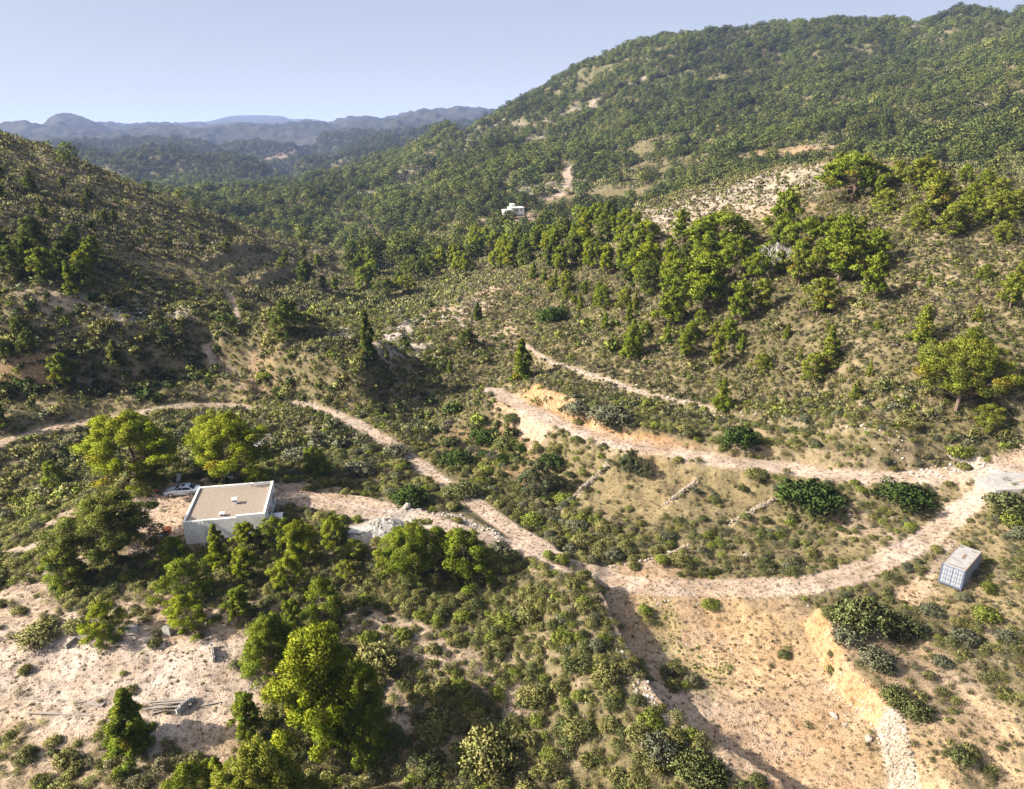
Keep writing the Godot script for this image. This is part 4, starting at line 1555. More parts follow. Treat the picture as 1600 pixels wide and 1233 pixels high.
func build_car() -> void:
	# the nose points to -x
	var a := at_height(266.5, 777.5, 0.0)
	var b := at_height(301.0, 775.5, 0.0)
	var dir := (b - a).normalized()
	var turn := atan2(-dir.z, dir.x)
	var side := Vector3(-dir.z, 0, dir.x)
	var mid := (a + b) * 0.5 - side * 0.78
	mid.y = ground(mid.x, mid.z)
	var car := thing("parked_car", "silver saloon car with open-tilted roof hatch, parked between house and pines", "car", mid, turn)
	var paint := mat("silver_paint", Color(.36, .41, .50), 0.28, 0.55)
	paint.clearcoat_enabled = true
	paint.clearcoat = 0.8
	var glass := mat("car_glass", Color(.012, .018, .03), 0.06)
	var rubber := mat("rubber", Color(.02, .02, .02), 0.85)
	var alloy := mat("alloy", Color(.55, .55, .57), 0.3, 0.8)
	var st := begin()
	var rings := []
	# x, bottom, top, half width at the sill, at the waist, at the top
	for q in [[-2.34, .34, .60, .62, .66, .56], [-2.24, .26, .70, .74, .80, .66], [-1.9, .22, .80, .82, .86, .72], [-1.1, .20, .90, .85, .89, .76], [-.6, .20, .95, .86, .90, .80], [.4, .20, .97, .86, .90, .80], [1.3, .20, .98, .86, .90, .79], [1.95, .24, .96, .83, .87, .74], [2.28, .30, .90, .76, .80, .66], [2.36, .38, .76, .68, .72, .58]]:
		var m: float = lerpf(q[1], q[2], 0.55)
		rings.append(PackedVector3Array([Vector3(q[0], q[1], q[3] - .1), Vector3(q[0], q[1] + .08, q[3]), Vector3(q[0], m, q[4]), Vector3(q[0], q[2] - .07, q[4] - .03), Vector3(q[0], q[2], q[5]), Vector3(q[0], q[2] + .02, 0), Vector3(q[0], q[2], -q[5]), Vector3(q[0], q[2] - .07, -q[4] + .03), Vector3(q[0], m, -q[4]), Vector3(q[0], q[1] + .08, -q[3]), Vector3(q[0], q[1], -q[3] + .1)]))
	loft(st, rings)
	part("body", done(st), paint, car)
	st = begin()
	var cab := []
	for q in [[.93, -1.02, 1.78, .76], [1.16, -.62, 1.42, .70], [1.36, -.24, 1.04, .62], [1.42, .0, .85, .52]]:
		cab.append(PackedVector3Array([Vector3(q[1], q[0], q[3]), Vector3(q[2], q[0], q[3]), Vector3(q[2], q[0], -q[3]), Vector3(q[1], q[0], -q[3])]))
	loft(st, cab)
	part("cabin", done(st), paint, car)
	# panes lie a little proud of the cabin
	var pane := func(p: Array) -> ArrayMesh:
		var s2 := begin()
		face(s2, p[0], p[1], p[2], p[3])
		return done(s2)
	var o := 0.012
	for s in [1.0, -1.0]:
		for q in [[-.80, .16, -.30, .16], [.22, 1.45, .22, 1.08]]:
			part("side_window", pane.call([Vector3(q[0], .99, s * (.745 + o)), Vector3(q[2], 1.31, s * (.642 + o)), Vector3(q[3], 1.31, s * (.642 + o)), Vector3(q[1], .99, s * (.745 + o))]), glass, car)
	part("windscreen", pane.call([Vector3(-.99, .965, .66), Vector3(-.99, .965, -.66), Vector3(-.30, 1.335, -.55), Vector3(-.30, 1.335, .55)]), glass, car)
	part("rear_window", pane.call([Vector3(1.76, .965, -.64), Vector3(1.76, .965, .64), Vector3(1.12, 1.335, .53), Vector3(1.12, 1.335, -.53)]), glass, car)
	part("sunroof", box_mesh(Vector3(.42, .02, .72)), glass, car, Vector3(.22, 1.435, 0))
	for x in [-1.45, 1.42]:
		for s in [1.0, -1.0]:
			var wh := part("wheel", tube_mesh(Vector3(0, 0, -.1), Vector3(0, 0, .1), .325, .325, 18), rubber, car, Vector3(x, .325, s * .80))
			part("rim", tube_mesh(Vector3(0, 0, -.108), Vector3(0, 0, .108), .20, .20, 14), alloy, wh)
	for s in [1.0, -1.0]:
		part("headlight", box_mesh(Vector3(.1, .15, .34), .03), mat("lamp_glass", Color(.7, .72, .75), .1), car, Vector3(-2.26, .62, s * .52))
		part("tail_light", box_mesh(Vector3(.08, .16, .36), .03), mat("red_lens", Color(.4, .02, .02), .2), car, Vector3(2.3, .78, s * .5))
		part("mirror", box_mesh(Vector3(.12, .12, .2), .03), paint, car, Vector3(-.72, 1.03, s * .93))
	part("bumper", box_mesh(Vector3(.14, .2, 1.4), .05), paint, car, Vector3(-2.33, .42, 0))
	part("number_plate", box_mesh(Vector3(.02, .11, .5)), mat("plate", Color(.75, .75, .72), .5), car, Vector3(-2.41, .44, 0))
	marks.append(["the silver car", mid])


func build_container() -> void:
	var t := thing("shipping_container", "pale grey-blue steel shipping container with rusty roof edges, beside the dirt road", "container", Vector3(50.15, -1.12, -72.85), 0.0)
	var yaw := 0.8186
	# local x along the doors, local -z to the far end
	t.rotation.y = -yaw
	t.position.y = ground(51.5, -75.0) + 0.02
	var W := 2.44
	var H := 2.59
	var Ln := 6.06
	var steel := mat("worn_blue_grey_steel", Color(.26, .28, .325), 0.55, 0.1, ImageTexture.create_from_image(grain_image(71, 256, 0.75, 1.05, 0.02, 0.1, 0.28)), 0.35)
	var pale := mat("faded_door_paint", Color(.30, .335, .385), 0.5, 0.1, steel.albedo_texture, 0.5)
	var roofm := mat("pale_roof_steel", Color(0.344, 0.336, 0.324), 0.6, 0.05, steel.albedo_texture, 0.22)
	var rust := mat("rust", Color(.19, .125, .09), 0.85, 0.0, steel.albedo_texture, 0.6)
	var dark := mat("door_gasket", Color(.06, .08, .13), 0.7)
	for s in [0.0, 1.0]:
		var st := begin()
		var x := 0.05 if s == 0.0 else W - 0.05
		var n := 22
		var out := -1.0 if s == 0.0 else 1.0
		for k in n:
			var z0 := -0.12 - (Ln - 0.24) * k / n
			var dz := (Ln - 0.24) / n
			var d := [0.0, 0.0, 0.04, 0.04, 0.0]
			var zz := [0.0, 0.32, 0.5, 0.82, 1.0]
			for i in 4:
				var a := Vector3(x + out * (d[i] - 0.02), 0.14, z0 - dz * zz[i])
				var b := Vector3(x + out * (d[i + 1] - 0.02), 0.14, z0 - dz * zz[i + 1])
				var up := Vector3(0, H - 0.26, 0)
				if s == 1.0:
					face(st, a, a + up, b + up, b)
				else:
					face(st, b, b + up, a + up, a)
		part("side_wall", done(st), steel, t)
	part("end_wall", box_mesh(Vector3(W - 0.2, H - 0.26, 0.05)), steel, t, Vector3(W / 2, H / 2, -Ln + 0.06))
	var roof := part("roof_panel", box_mesh(Vector3(W - 0.16, 0.04, Ln - 0.2)), roofm, t, Vector3(W / 2, H - 0.045, -Ln / 2))
	for q in [[0.1, -0.35, 0.35, 1.3], [-0.3, 1.15, 1.4, 0.10], [0.55, -2.3, 0.5, 0.22], [-0.85, -2.45, 0.5, 0.35], [0.2, 2.55, 1.9, 0.16]]:
		part("rust_patch", box_mesh(Vector3(q[2], 0.006, q[3])), rust, roof, Vector3(q[0], 0.024, q[1]), Vector3(0, 0.12 * q[0], 0))
	part("floor", box_mesh(Vector3(W - 0.2, 0.1, Ln - 0.2)), dark, t, Vector3(W / 2, 0.12, -Ln / 2))
	for x in [0.06, W - 0.06]:
		for z in [-0.07, -Ln + 0.07]:
			part("corner_post", box_mesh(Vector3(0.12, H, 0.14)), dark if z > -1.0 else steel, t, Vector3(x, H / 2, z))
		part("roof_rail", box_mesh(Vector3(0.1, 0.1, Ln - 0.29)), rust, t, Vector3(x, H - 0.052, -Ln / 2))
		part("floor_rail", box_mesh(Vector3(0.1, 0.14, Ln - 0.29)), steel, t, Vector3(x, 0.07, -Ln / 2))
	part("header", box_mesh(Vector3(W - 0.25, 0.12, 0.1)), steel, t, Vector3(W / 2, H - 0.062, -0.06))
	part("sill", box_mesh(Vector3(W - 0.25, 0.12, 0.1)), dark, t, Vector3(W / 2, 0.062, -0.06))
	for s in 2:
		var dw := W / 2 - 0.15
		var door := part("door", box_mesh(Vector3(dw, H - 0.27, 0.05)), dark, t, Vector3(0.135 + dw / 2 + s * (dw + 0.03), H / 2, -0.05))
		for cx in 2:
			for cy in 4:
				part("panel", box_mesh(Vector3(dw / 2 - 0.08, 0.47, 0.03), 0.012), pale, door, Vector3((cx - 0.5) * dw / 2, (cy - 1.5) * 0.56, 0.035))
		for cx in [-0.27, 0.27]:
			var bar := part("locking_bar", tube_mesh(Vector3(0, -1.12, 0), Vector3(0, 1.12, 0), 0.022, 0.022, 6), steel, door, Vector3(cx * dw * 0.9, 0, 0.075))
			part("handle", box_mesh(Vector3(0.3, 0.04, 0.03)), steel, bar, Vector3(0.1 if cx < 0 else -0.1, -0.15, 0.03))
	marks.append(["the steel container", Vector3(52.5, 0, -75.5)])


func block_mesh() -> ArrayMesh:
	# a hollow concrete block 40 x 20 x 20 cm with two cells open at the top
	var st := begin()
	for q in [[0, 0.085, 0.4, 0.03], [0, -0.085, 0.4, 0.03]]:
		box(st, Vector3(q[0], 0, q[1]), Vector3(q[2], 0.196, q[3]))
	for x in [-0.185, 0.0, 0.185]:
		box(st, Vector3(x, 0, 0), Vector3(0.03, 0.194, 0.14))
	box(st, Vector3(0, -0.07, 0), Vector3(0.34, 0.02, 0.14))
	return done(st)


func block_stack(label: String, at: Vector3, turn: float, nx: int, ny: int, nz: int, missing := 0.0) -> Node3D:
	var t := thing("block_stack", label, "concrete blocks", at, turn, "stacks of hollow concrete blocks")
	for y in ny:
		for x in nx:
			for z in nz:
				if y == ny - 1 and rng.randf() < missing:
					continue
				part("block", blk, block_mats[rng.randi() % 3], t, Vector3((x - (nx - 1) * 0.5) * 0.405, 0.1 + y * 0.2, (z - (nz - 1) * 0.5) * 0.205) + Vector3(rng.randf_range(-.012, .012), 0, rng.randf_range(-.012, .012)), Vector3(0, rng.randf_range(-.04, .04), 0))
	return t


var blk: ArrayMesh


func on_ground(u: float, v: float) -> Vector3:
	var p := pick(u, v)
	return Vector3(p.x, ground(p.x, p.z), p.z)


func rock_mesh(s: int) -> ArrayMesh:
	rng.seed = s
	var st := begin()
	st.set_smooth_group(-1)
	var n := 7
	var ring := []
	for y in 4:
		var row := []
		for k in n:
			var a := TAU * k / n
			var r: float = [0.38, 0.5, 0.42, 0.16][y] * rng.randf_range(0.75, 1.2)
			row.append(Vector3(cos(a) * r, [-0.25, 0.02, 0.26, 0.38][y] + rng.randf_range(-.06, .06), sin(a) * r * 0.8))
		ring.append(row)
	for y in 3:
		for k in n:
			var k2 := (k + 1) % n
			face(st, ring[y][k], ring[y + 1][k], ring[y + 1][k2], ring[y][k2])
	for k in range(1, n - 1):
		for p in [ring[3][0], ring[3][k], ring[3][k + 1]]:
			st.add_vertex(p)
	return done(st)


func stone_row(called: String, label: String, text: String, high: float, thick: float, size: float, courses: int, group := "") -> void:
	# a dry stone wall: stones piled along a line, each a piece of its own
	var path := trail(text, 3)
	var t := thing(called, label, "stone wall", path[0], 0.0, group)
	var made := 0
	var rest: Array = [[], []]
	for s in path.size() - 1:
		var a := path[s]
		var b := path[s + 1]
		var ln := Vector2(b.x - a.x, b.z - a.z).length()
		var k := maxi(1, int(ln / size))
		for i in k:
			for c in courses:
				for w in maxi(1, int(thick / size)):
					var q := a.lerp(b, (i + rng.randf_range(-0.4, 1.4)) / k)
					var nrm := Vector3(-(b.z - a.z), 0, b.x - a.x).normalized()
					q += nrm * ((w + 0.5) * size - thick * 0.5 + rng.randf_range(-.5, .5) * size)
					q.y = ground(q.x, q.z) + high * (c + 0.35) / courses
					var bs := Basis.from_euler(Vector3(rng.randf_range(-.4, .4), rng.randf() * TAU, rng.randf_range(-.4, .4))).scaled(Vector3(1, 0.75, 1) * size * rng.randf_range(0.6, 1.5))
					if made >= 280:
						rest[0].append(Transform3D(bs, q - t.position))
						var g := rng.randf_range(0.85, 1.1)
						rest[1].append(Color(.35 * g, .31 * g, .26 * g))
					else:
						made += 1
						var o := part("stone", stones[rng.randi() % 4], stone_mats[rng.randi() % 3], t)
						o.transform = Transform3D(bs, q - t.position)


	if rest[0].size():
		var mm := MultiMesh.new()
		mm.transform_format = MultiMesh.TRANSFORM_3D
		mm.use_colors = true
		mm.mesh = stones[1]
		mm.instance_count = rest[0].size()
		for k in rest[0].size():
			mm.set_instance_transform(k, rest[0][k])
			mm.set_instance_color(k, rest[1][k])
		var o := MultiMeshInstance3D.new()
		o.name = "rubble"
		o.multimesh = mm
		o.material_override = pebble
		o.set_meta("kind", "stuff")
		t.add_child(o, true)


var stones := []


func scatter_stones(text: String, half: float, count: int, s0: float, s1: float, m: int) -> void:
	var path := trail(text, 4)
	var lots := []
	var tints := []
	for k in count:
		var i := rng.randi() % (path.size() - 1)
		var p := path[i].lerp(path[i + 1], rng.randf()) + Vector3(rng.randfn(0, half * 0.5), 0, rng.randfn(0, half * 0.5))
		var s := s0 * pow(s1 / s0, pow(rng.randf(), 2.0))
		p.y = ground(p.x, p.z) + 0.1 * s
		lots.append(Transform3D(Basis.from_euler(Vector3(rng.randf(), rng.randf() * TAU, rng.randf())).scaled(Vector3.ONE * s), p))
		var g := rng.randf_range(0.8, 1.15)
		tints.append([Color(.33, .30, .265), Color(.32, .26, .20)][m] * g)
	crowd("loose_stones", stones[rng.randi() % 4], pebble, lots, tints)


var pebble: StandardMaterial3D


func boulder(u: float, v: float, s: float, label: String) -> void:
	var p := on_ground(u, v)
	var o := part("boulder", stones[rng.randi() % 4], stone_mats[0], self, p + Vector3(0, 0.15 * s, 0), Vector3(0, rng.randf() * TAU, 0.1))
	o.scale = Vector3(s * 1.3, s * 0.85, s)
	tag(o, label, "boulder")


func twigs(st: SurfaceTool, a: Vector3, d: Vector3, ln: float, r: float, depth: int) -> void:
	var b := a + d * ln
	tube(st, a, b, r, r * 0.6, 5 if depth > 2 else 3, false)
	if depth == 0:
		return
	for k in 3 if depth > 1 else 4:
		twigs(st, a.lerp(b, rng.randf_range(0.45, 1.0)), (d + dir_on_ball() * 0.75 + Vector3(0, 0.15, 0)).normalized(), ln * rng.randf_range(0.55, 0.8), r * 0.55, depth - 1)


func bare_tree(u: float, v: float, h: float, c: Color, label: String, seed_: int) -> void:
	rng.seed = seed_
	var t := thing("bare_tree", label, "dead tree", on_ground(u, v))
	var m := mat("grey_bark", c, 0.9)
	var st := begin()
	tube(st, Vector3(0, -0.2, 0), Vector3(0.05 * h, h * 0.35, 0), h * 0.025, h * 0.018, 6, false)
	part("trunk", done(st), m, t)
	st = begin()
	for k in 5:
		twigs(st, Vector3(0.05 * h * k / 5.0, h * (0.2 + 0.04 * k), 0), Vector3(cos(k * 1.3), 0.9, sin(k * 1.3)).normalized(), h * 0.32, h * 0.02, 4)
	part("crown", done(st), m, t)


func olive(u: float, v: float, w: float, top: float, label: String) -> void:
	var p := on_ground(u, v)
	var d := ray(u, v)
	var k := p.z / d.z
	var H := (v - top) * k / (FOC * (cp + (616.5 - v) / FOC * sp)) * 1.05
	var t := thing("olive_tree", label, "olive tree", p)
	var W := w * k / FOC
	t.scale = Vector3(W / 4.3, H / 4.5, W / 4.3)
	var parts := pine_kind(3, "small", 2)
	part("trunk", parts[0], bark, t)
	part("crown", parts[1], olive_mat, t)


var olive_mat: StandardMaterial3D


func build_yard() -> void:
	var plastic := mat("white_plastic", Color(0.590, 0.590, 0.590), 0.45)
	var red := mat("red_paint", Color(.22, .02, .02), 0.4)
	var dark := mat("black_iron", Color(.025, .025, .028), 0.6, 0.3)
	# white garden chair
	var ch := thing("garden_chair", "white plastic garden chair in the shade under the pines behind the silver car", "chair", on_ground(280, 754), 0.15)
	part("seat", box_mesh(Vector3(.55, .05, .5), .015), plastic, ch, Vector3(0, .45, 0))
	var st := begin()
	for x in [-.24, .24]:
		tube(st, Vector3(x, .45, -.22), Vector3(x * .95, 1.15, -.36), .035, .035, 6)
	box(st, Vector3(0, 1.12, -.35), Vector3(.5, .2, .05))
	for k in 4:
		box(st, Vector3(-.15 + .1 * k, .78, -.29), Vector3(.07, .62, .03), Basis(Vector3.RIGHT, -.2))
	part("backrest", done(st), plastic, ch)
	for x in [-.25, .25]:
		part("armrest", box_mesh(Vector3(.06, .04, .5), .01), plastic, ch, Vector3(x * 1.1, .68, 0))
		for z in [-.22, .22]:
			part("leg", tube_mesh(Vector3(x, 0, z), Vector3(x * .95, .45, z * .9), .028, .03, 6), plastic, ch)
	# motorbike
	var mb := thing("motorbike", "dark red motorbike standing in the shade beside the nose of the silver car", "motorbike", on_ground(247, 775), 0.35)
	for x in [-.68, .68]:
		var tm := TorusMesh.new()
		tm.inner_radius = .24
		tm.outer_radius = .33
		tm.rings = 20
		tm.ring_segments = 8
		var wh := part("wheel", tm, dark, mb, Vector3(x, .33, 0), Vector3(PI / 2, 0, 0))
		part("hub", tube_mesh(Vector3(0, -.05, 0), Vector3(0, .05, 0), .07, .07, 8), plastic, wh)
	st = begin()
	tube(st, Vector3(-.68, .33, .06), Vector3(-.42, 1.0, .06), .03, .03, 6)
	tube(st, Vector3(-.68, .33, -.06), Vector3(-.42, 1.0, -.06), .03, .03, 6)
	tube(st, Vector3(-.42, .85, 0), Vector3(.1, .45, 0), .04, .04, 6)
	tube(st, Vector3(.1, .45, 0), Vector3(.68, .33, 0), .04, .04, 6)
	tube(st, Vector3(.1, .45, 0), Vector3(.5, .8, 0), .03, .03, 6)
	part("frame", done(st), dark, mb)
	part("engine", box_mesh(Vector3(.42, .34, .28), .05), dark, mb, Vector3(-.08, .45, 0))
	part("tank", box_mesh(Vector3(.5, .24, .3), .08), red, mb, Vector3(-.15, .88, 0))
	part("saddle", box_mesh(Vector3(.62, .1, .26), .04), dark, mb, Vector3(.35, .86, 0))
	part("mudguard", box_mesh(Vector3(.5, .05, .16), .02), red, mb, Vector3(.68, .7, 0), Vector3(0, 0, -.15))
	part("mudguard", box_mesh(Vector3(.42, .05, .14), .02), red, mb, Vector3(-.72, .69, 0), Vector3(0, 0, .15))
	part("handlebar", tube_mesh(Vector3(-.38, 1.08, -.38), Vector3(-.38, 1.08, .38), .02, .02, 6), dark, mb)
	part("headlight", tube_mesh(Vector3(-.56, .93, 0), Vector3(-.44, .95, 0), .09, .08, 10), plastic, mb)
	# bins behind the house
	var bin := thing("wheeled_bin", "blue-green bin with lid standing behind the back parapet of the house", "bin", on_ground(352, 752), 0.3)
	st = begin()
	hexa(st, [Vector3(-.25, .06, -.28), Vector3(-.25, .06, .28), Vector3(.25, .06, .28), Vector3(.25, .06, -.28), Vector3(-.32, 1.05, -.36), Vector3(-.32, 1.05, .36), Vector3(.32, 1.05, .36), Vector3(.32, 1.05, -.36)])
	var green := mat("green_plastic", Color(.03, .16, .15), 0.5)
	part("body", done(st), green, bin)
	part("lid", box_mesh(Vector3(.7, .08, .78), .03), green, bin, Vector3(0, 1.1, 0), Vector3(.06, 0, 0))
	for s in [-.22, .22]:
		part("wheel", tube_mesh(Vector3(s - .03, .1, -.3), Vector3(s + .03, .1, -.3), .1, .1, 10), dark, bin)
	var drum := thing("metal_drum", "pale metal drum standing beside the bin behind the house", "drum", on_ground(361, 752))
	part("barrel", tube_mesh(Vector3.ZERO, Vector3(0, .95, 0), .3, .3, 16), plastic, drum)
	for y in [.03, .32, .63, .93]:
		part("hoop", tube_mesh(Vector3(0, y - .02, 0), Vector3(0, y + .02, 0), .315, .315, 16), plastic, drum)
	# orange tubs at the corner of the house
	var orange := mat("orange_plastic", Color(0.310, 0.085, 0.025), 0.6)
	for q in [[262, 833, .55, .7, "large orange plastic tub at the front corner of the house"], [247, 848, .4, .45, "small orange plastic tub between the open pine and the house corner"]]:
		var tub := thing("plastic_tub", q[4], "tub", on_ground(q[0], q[1]), 0.0, "orange tubs")
		st = begin()
		tube(st, Vector3.ZERO, Vector3(0, q[3], 0), q[2] * .8, q[2], 14)
		part("body", done(st), orange, tub)
		part("rim", tube_mesh(Vector3(0, q[3] - .05, 0), Vector3(0, q[3] + .02, 0), q[2] * 1.07, q[2] * 1.07, 14), orange, tub)
	var sack := part("sack", stones[1], mat("pale_sacking", Color(.5, .52, .56), .8), self, on_ground(252, 842) + Vector3(0, .25, 0))
	sack.scale = Vector3(.9, .8, .7)
	tag(sack, "pale bulging sack lying between the two orange tubs", "sack")
	# covered tank under its frame
	var p := on_ground(396, 716)
	var cover := mat("dark_netting", Color(.016, .017, .02), 0.9)
	var tank := thing("water_tank", "round tank wrapped in dark netting, behind the second yard pine", "water tank", p + Vector3(-.4, 0, 0))
	part("wall", tube_mesh(Vector3(0, -.4, 0), Vector3(0, 2.5, 0), 1.75, 1.7, 22), cover, tank)
	part("lid", tube_mesh(Vector3(0, 2.5, 0), Vector3(0, 2.75, 0), 1.75, .2, 22), mat("grey_lid", Color(.36, .35, .34), .8), tank)
	var fr := thing("pergola", "grey timber pergola with open beams standing over the dark tank", "pergola", p + Vector3(.5, 0, 0), -0.15)
	for x in [-2.0, 2.0]:
		for z in [-1.5, 1.5]:
			part("post", box_mesh(Vector3(.13, 3.8, .13)), timber, fr, Vector3(x, 1.7, z))
	for z in [-1.5, 1.5]:
		part("beam", box_mesh(Vector3(4.6, .15, .12)), timber, fr, Vector3(0, 3.68, z))
	for x in [-1.9, -.6, .7, 2.0]:
		part("rafter", box_mesh(Vector3(.09, .1, 3.5)), timber, fr, Vector3(x, 3.81, 0))
	for z in [-1.5, 1.5]:
		part("brace", box_mesh(Vector3(.09, 1.5, .09)), timber, fr, Vector3(1.5, 3.1, z), Vector3(0, 0, -.8))
	var post := part("fence_post", tube_mesh(Vector3(0, -.2, 0), Vector3(0, 1.5, 0), .06, .05, 7), timber, self, on_ground(432, 752))
	tag(post, "thin grey post standing behind the back corner of the house", "post")
	marks.append(["the covered water tank", p])


func build_ruins() -> void:
	rng.seed = 99
	blk = block_mesh()
	block_stack("square stack of grey blocks in the shade of the round young pine", on_ground(207, 988), 0.1, 3, 4, 2)
	block_stack("square stack of grey blocks in full sun, with open cells on top", on_ground(263, 991), -0.12, 2, 5, 3, 0.2)
	block_stack("small heap of few grey blocks in front of the sunny block stack", on_ground(252, 1011), 0.4, 2, 2, 2, 0.5)
	block_stack("long single-row wall of grey blocks running away from the camera", on_ground(333, 1024), -1.10, 6, 4, 1, 0.4)
	block_stack("stepped pile of grey blocks at the end of the timber pile", on_ground(291, 1106), 1.05, 5, 4, 1, 0.4)
	# low L-shaped footing
	var cement := mat("grey_cement", Color(0.328, 0.303, 0.271), 0.95, 0.0, ImageTexture.create_from_image(grain_image(81, 256, 0.7, 1.05, 0.03, 0.2, 0.25)), 0.5)
	var a := on_ground(104, 1014)
	var b := on_ground(119, 999)
	var c := on_ground(141, 998)
	var f := thing("concrete_footing", "low L-shaped concrete footing with a bush in its corner, on the bare terrace", "footing", b)
	for q in [[a, b], [b, c]]:
		var d: Vector3 = q[1] - q[0]
		part("kerb", box_mesh(Vector3(d.length() + .1, .55, .22), .02), cement, f, (q[0] + q[1]) * .5 - b + Vector3(0, .2, 0), Vector3(0, atan2(-d.z, d.x), 0))
	# timber pile
	var tp := thing("timber_pile", "pile of grey weathered planks lying beside the stepped block pile", "timber pile", on_ground(266, 1104), 0.05, "")
	for k in 16:
		part("plank", box_mesh(Vector3(rng.randf_range(2.2, 3.9), .05, .17)), timber, tp, Vector3(rng.randf_range(-.6, .5), .05 + .055 * (k / 2), rng.randf_range(-.6, .6)), Vector3(rng.randf_range(-.05, .05), rng.randf_range(-.22, .3), rng.randf_range(-.05, .05)))
	# loose boards on the bare terrace
	var boards := [[40, 1079, 1.9, .16, .9, "short dark board lying slantwise on the bare terrace near its outer edge"], [48, 1093, 2.4, .12, -.08, "thin board lying flat across the bare terrace, in front of the slanting one"], [103, 1096, 1.2, .14, .1, "small dark board lying alone in the middle of the bare terrace"], [150, 1100, 1.6, .5, -.2, "broad pale board lying flat on the terrace in front of the cone-shaped pine"], [125, 1098, 1.0, .2, .3, "short brown board lying between two flat boards on the terrace"], [318, 1103, 3.2, .12, .25, "long thin board lying in the shadow of the stepped block pile"], [100, 1117, 7.6, .1, -.06, "very long thin pole lying along the rim of the bare terrace"], [75, 1115, 1.9, .24, -.12, "pale split board lying beside the very long pole"]]
	for q in boards:
		var o := part("board", box_mesh(Vector3(q[2], .06, q[3])), timber, self, on_ground(q[0], q[1]) + Vector3(0, .06, 0), Vector3(0, q[4], rng.randf_range(-.03, .03)))
		tag(o, q[5], "board")
	# rubble and slab beside the track
	var pale := mat("pale_concrete", Color(0.410, 0.402, 0.385), 0.9, 0.0, cement.albedo_texture, 0.4)
	var sl := part("concrete_slab", box_mesh(Vector3(3.6, .35, 1.5), .04), pale, self, on_ground(566, 832) + Vector3(0, .3, 0), Vector3(0.04, 0.12, -0.05))
	tag(sl, "long pale concrete slab lying in front of the white rubble heap", "concrete slab")
	var heap := begin()
	var hc := on_ground(600, 826)
	var grid := []
	for y in 13:
		var row := []
		for x in 17:
			var q := Vector2((x - 8) / 8.0, (y - 6) / 6.0)
			var e := clampf(1.0 - q.length_squared(), 0, 1)
			var px := q.x * 3.3
			var pz := q.y * 3.6
			row.append(Vector3(px, ground(hc.x + px, hc.z + pz) - hc.y - 0.15 + e * 1.15 + e * 0.35 * n_fine.get_noise_2d(px * 4.0, pz * 4.0), pz))
		grid.append(row)
	for y in 12:
		for x in 16:
			face(heap, grid[y][x], grid[y][x + 1], grid[y + 1][x + 1], grid[y + 1][x])
	var hp := thing("rubble_heap", "white heap of rubble beside the dirt track, behind the concrete slab", "rubble", hc)
	part("gravel", done(heap), mat("white_rubble", Color(0.385, 0.373, 0.353), 0.95, 0.0, ImageTexture.create_from_image(grain_image(91, 256, 0.5, 1.1, 0.06, 0.25, 0.34)), 0.3, 5.0), hp)
	for k in 60:
		var q := Vector2(rng.randfn(0, .45), rng.randfn(0, .45)).limit_length(1.0)
		var e := clampf(1.0 - q.length_squared(), 0, 1)
		var s := rng.randf_range(.15, .5)
		var o := part("stone", stones[k % 4], stone_mats[0], hp, Vector3(q.x * 3.2, ground(hc.x + q.x * 3.2, hc.z + q.y * 3.5) - hc.y - 0.1 + e * 1.15, q.y * 3.5), Vector3(rng.randf(), rng.randf() * TAU, 0))
		o.scale = Vector3.ONE * s
	marks.append(["the white rubble heap", hc])
	boulder(636, 794, 1.3, "large pale boulder at the edge of the track, beside the deep green bush")
	boulder(1357, 1156, 0.9, "white boulder in the sand field under the ochre bank, close to the stone wall")
	boulder(1303, 1119, 0.7, "white boulder at the foot of the ochre bank, uphill of its two neighbours")
	boulder(1320, 1133, 0.5, "small white boulder in the sand field between two larger ones")
	boulder(1165, 870, 0.8, "pale boulder among scrub on the hollow behind the road bend")
	# concrete pad where the two roads meet
	var st := begin()
	var px := []
	for q in [[1522, 757], [1552, 743], [1606, 740], [1640, 748], [1604, 769], [1553, 778]]:
		var p := on_ground(q[0], q[1])
		px.append(p)
	var top := -99.0
	for p in px:
		top = maxf(top, p.y)
	var mid := Vector3.ZERO
	for k in 6:
		px[k].y = lerpf(px[k].y, top, 0.5) + 0.10
		mid += px[k] / 6.0
	for k in 6:
		var p: Vector3 = px[k]
		var q: Vector3 = px[(k + 1) % 6]
		for w in [mid, p, q]:
			st.add_vertex(w)
		face(st, p, p + Vector3(0, -1.0, 0), q + Vector3(0, -1.0, 0), q)
	var pad := part("concrete_pad", done(st), mat("pad_concrete", Color(0.295, 0.287, 0.279), 0.9, 0.0, cement.albedo_texture, 0.12), self)
	pad.set_meta("kind", "structure")
	marks.append(["the concrete pad", mid])


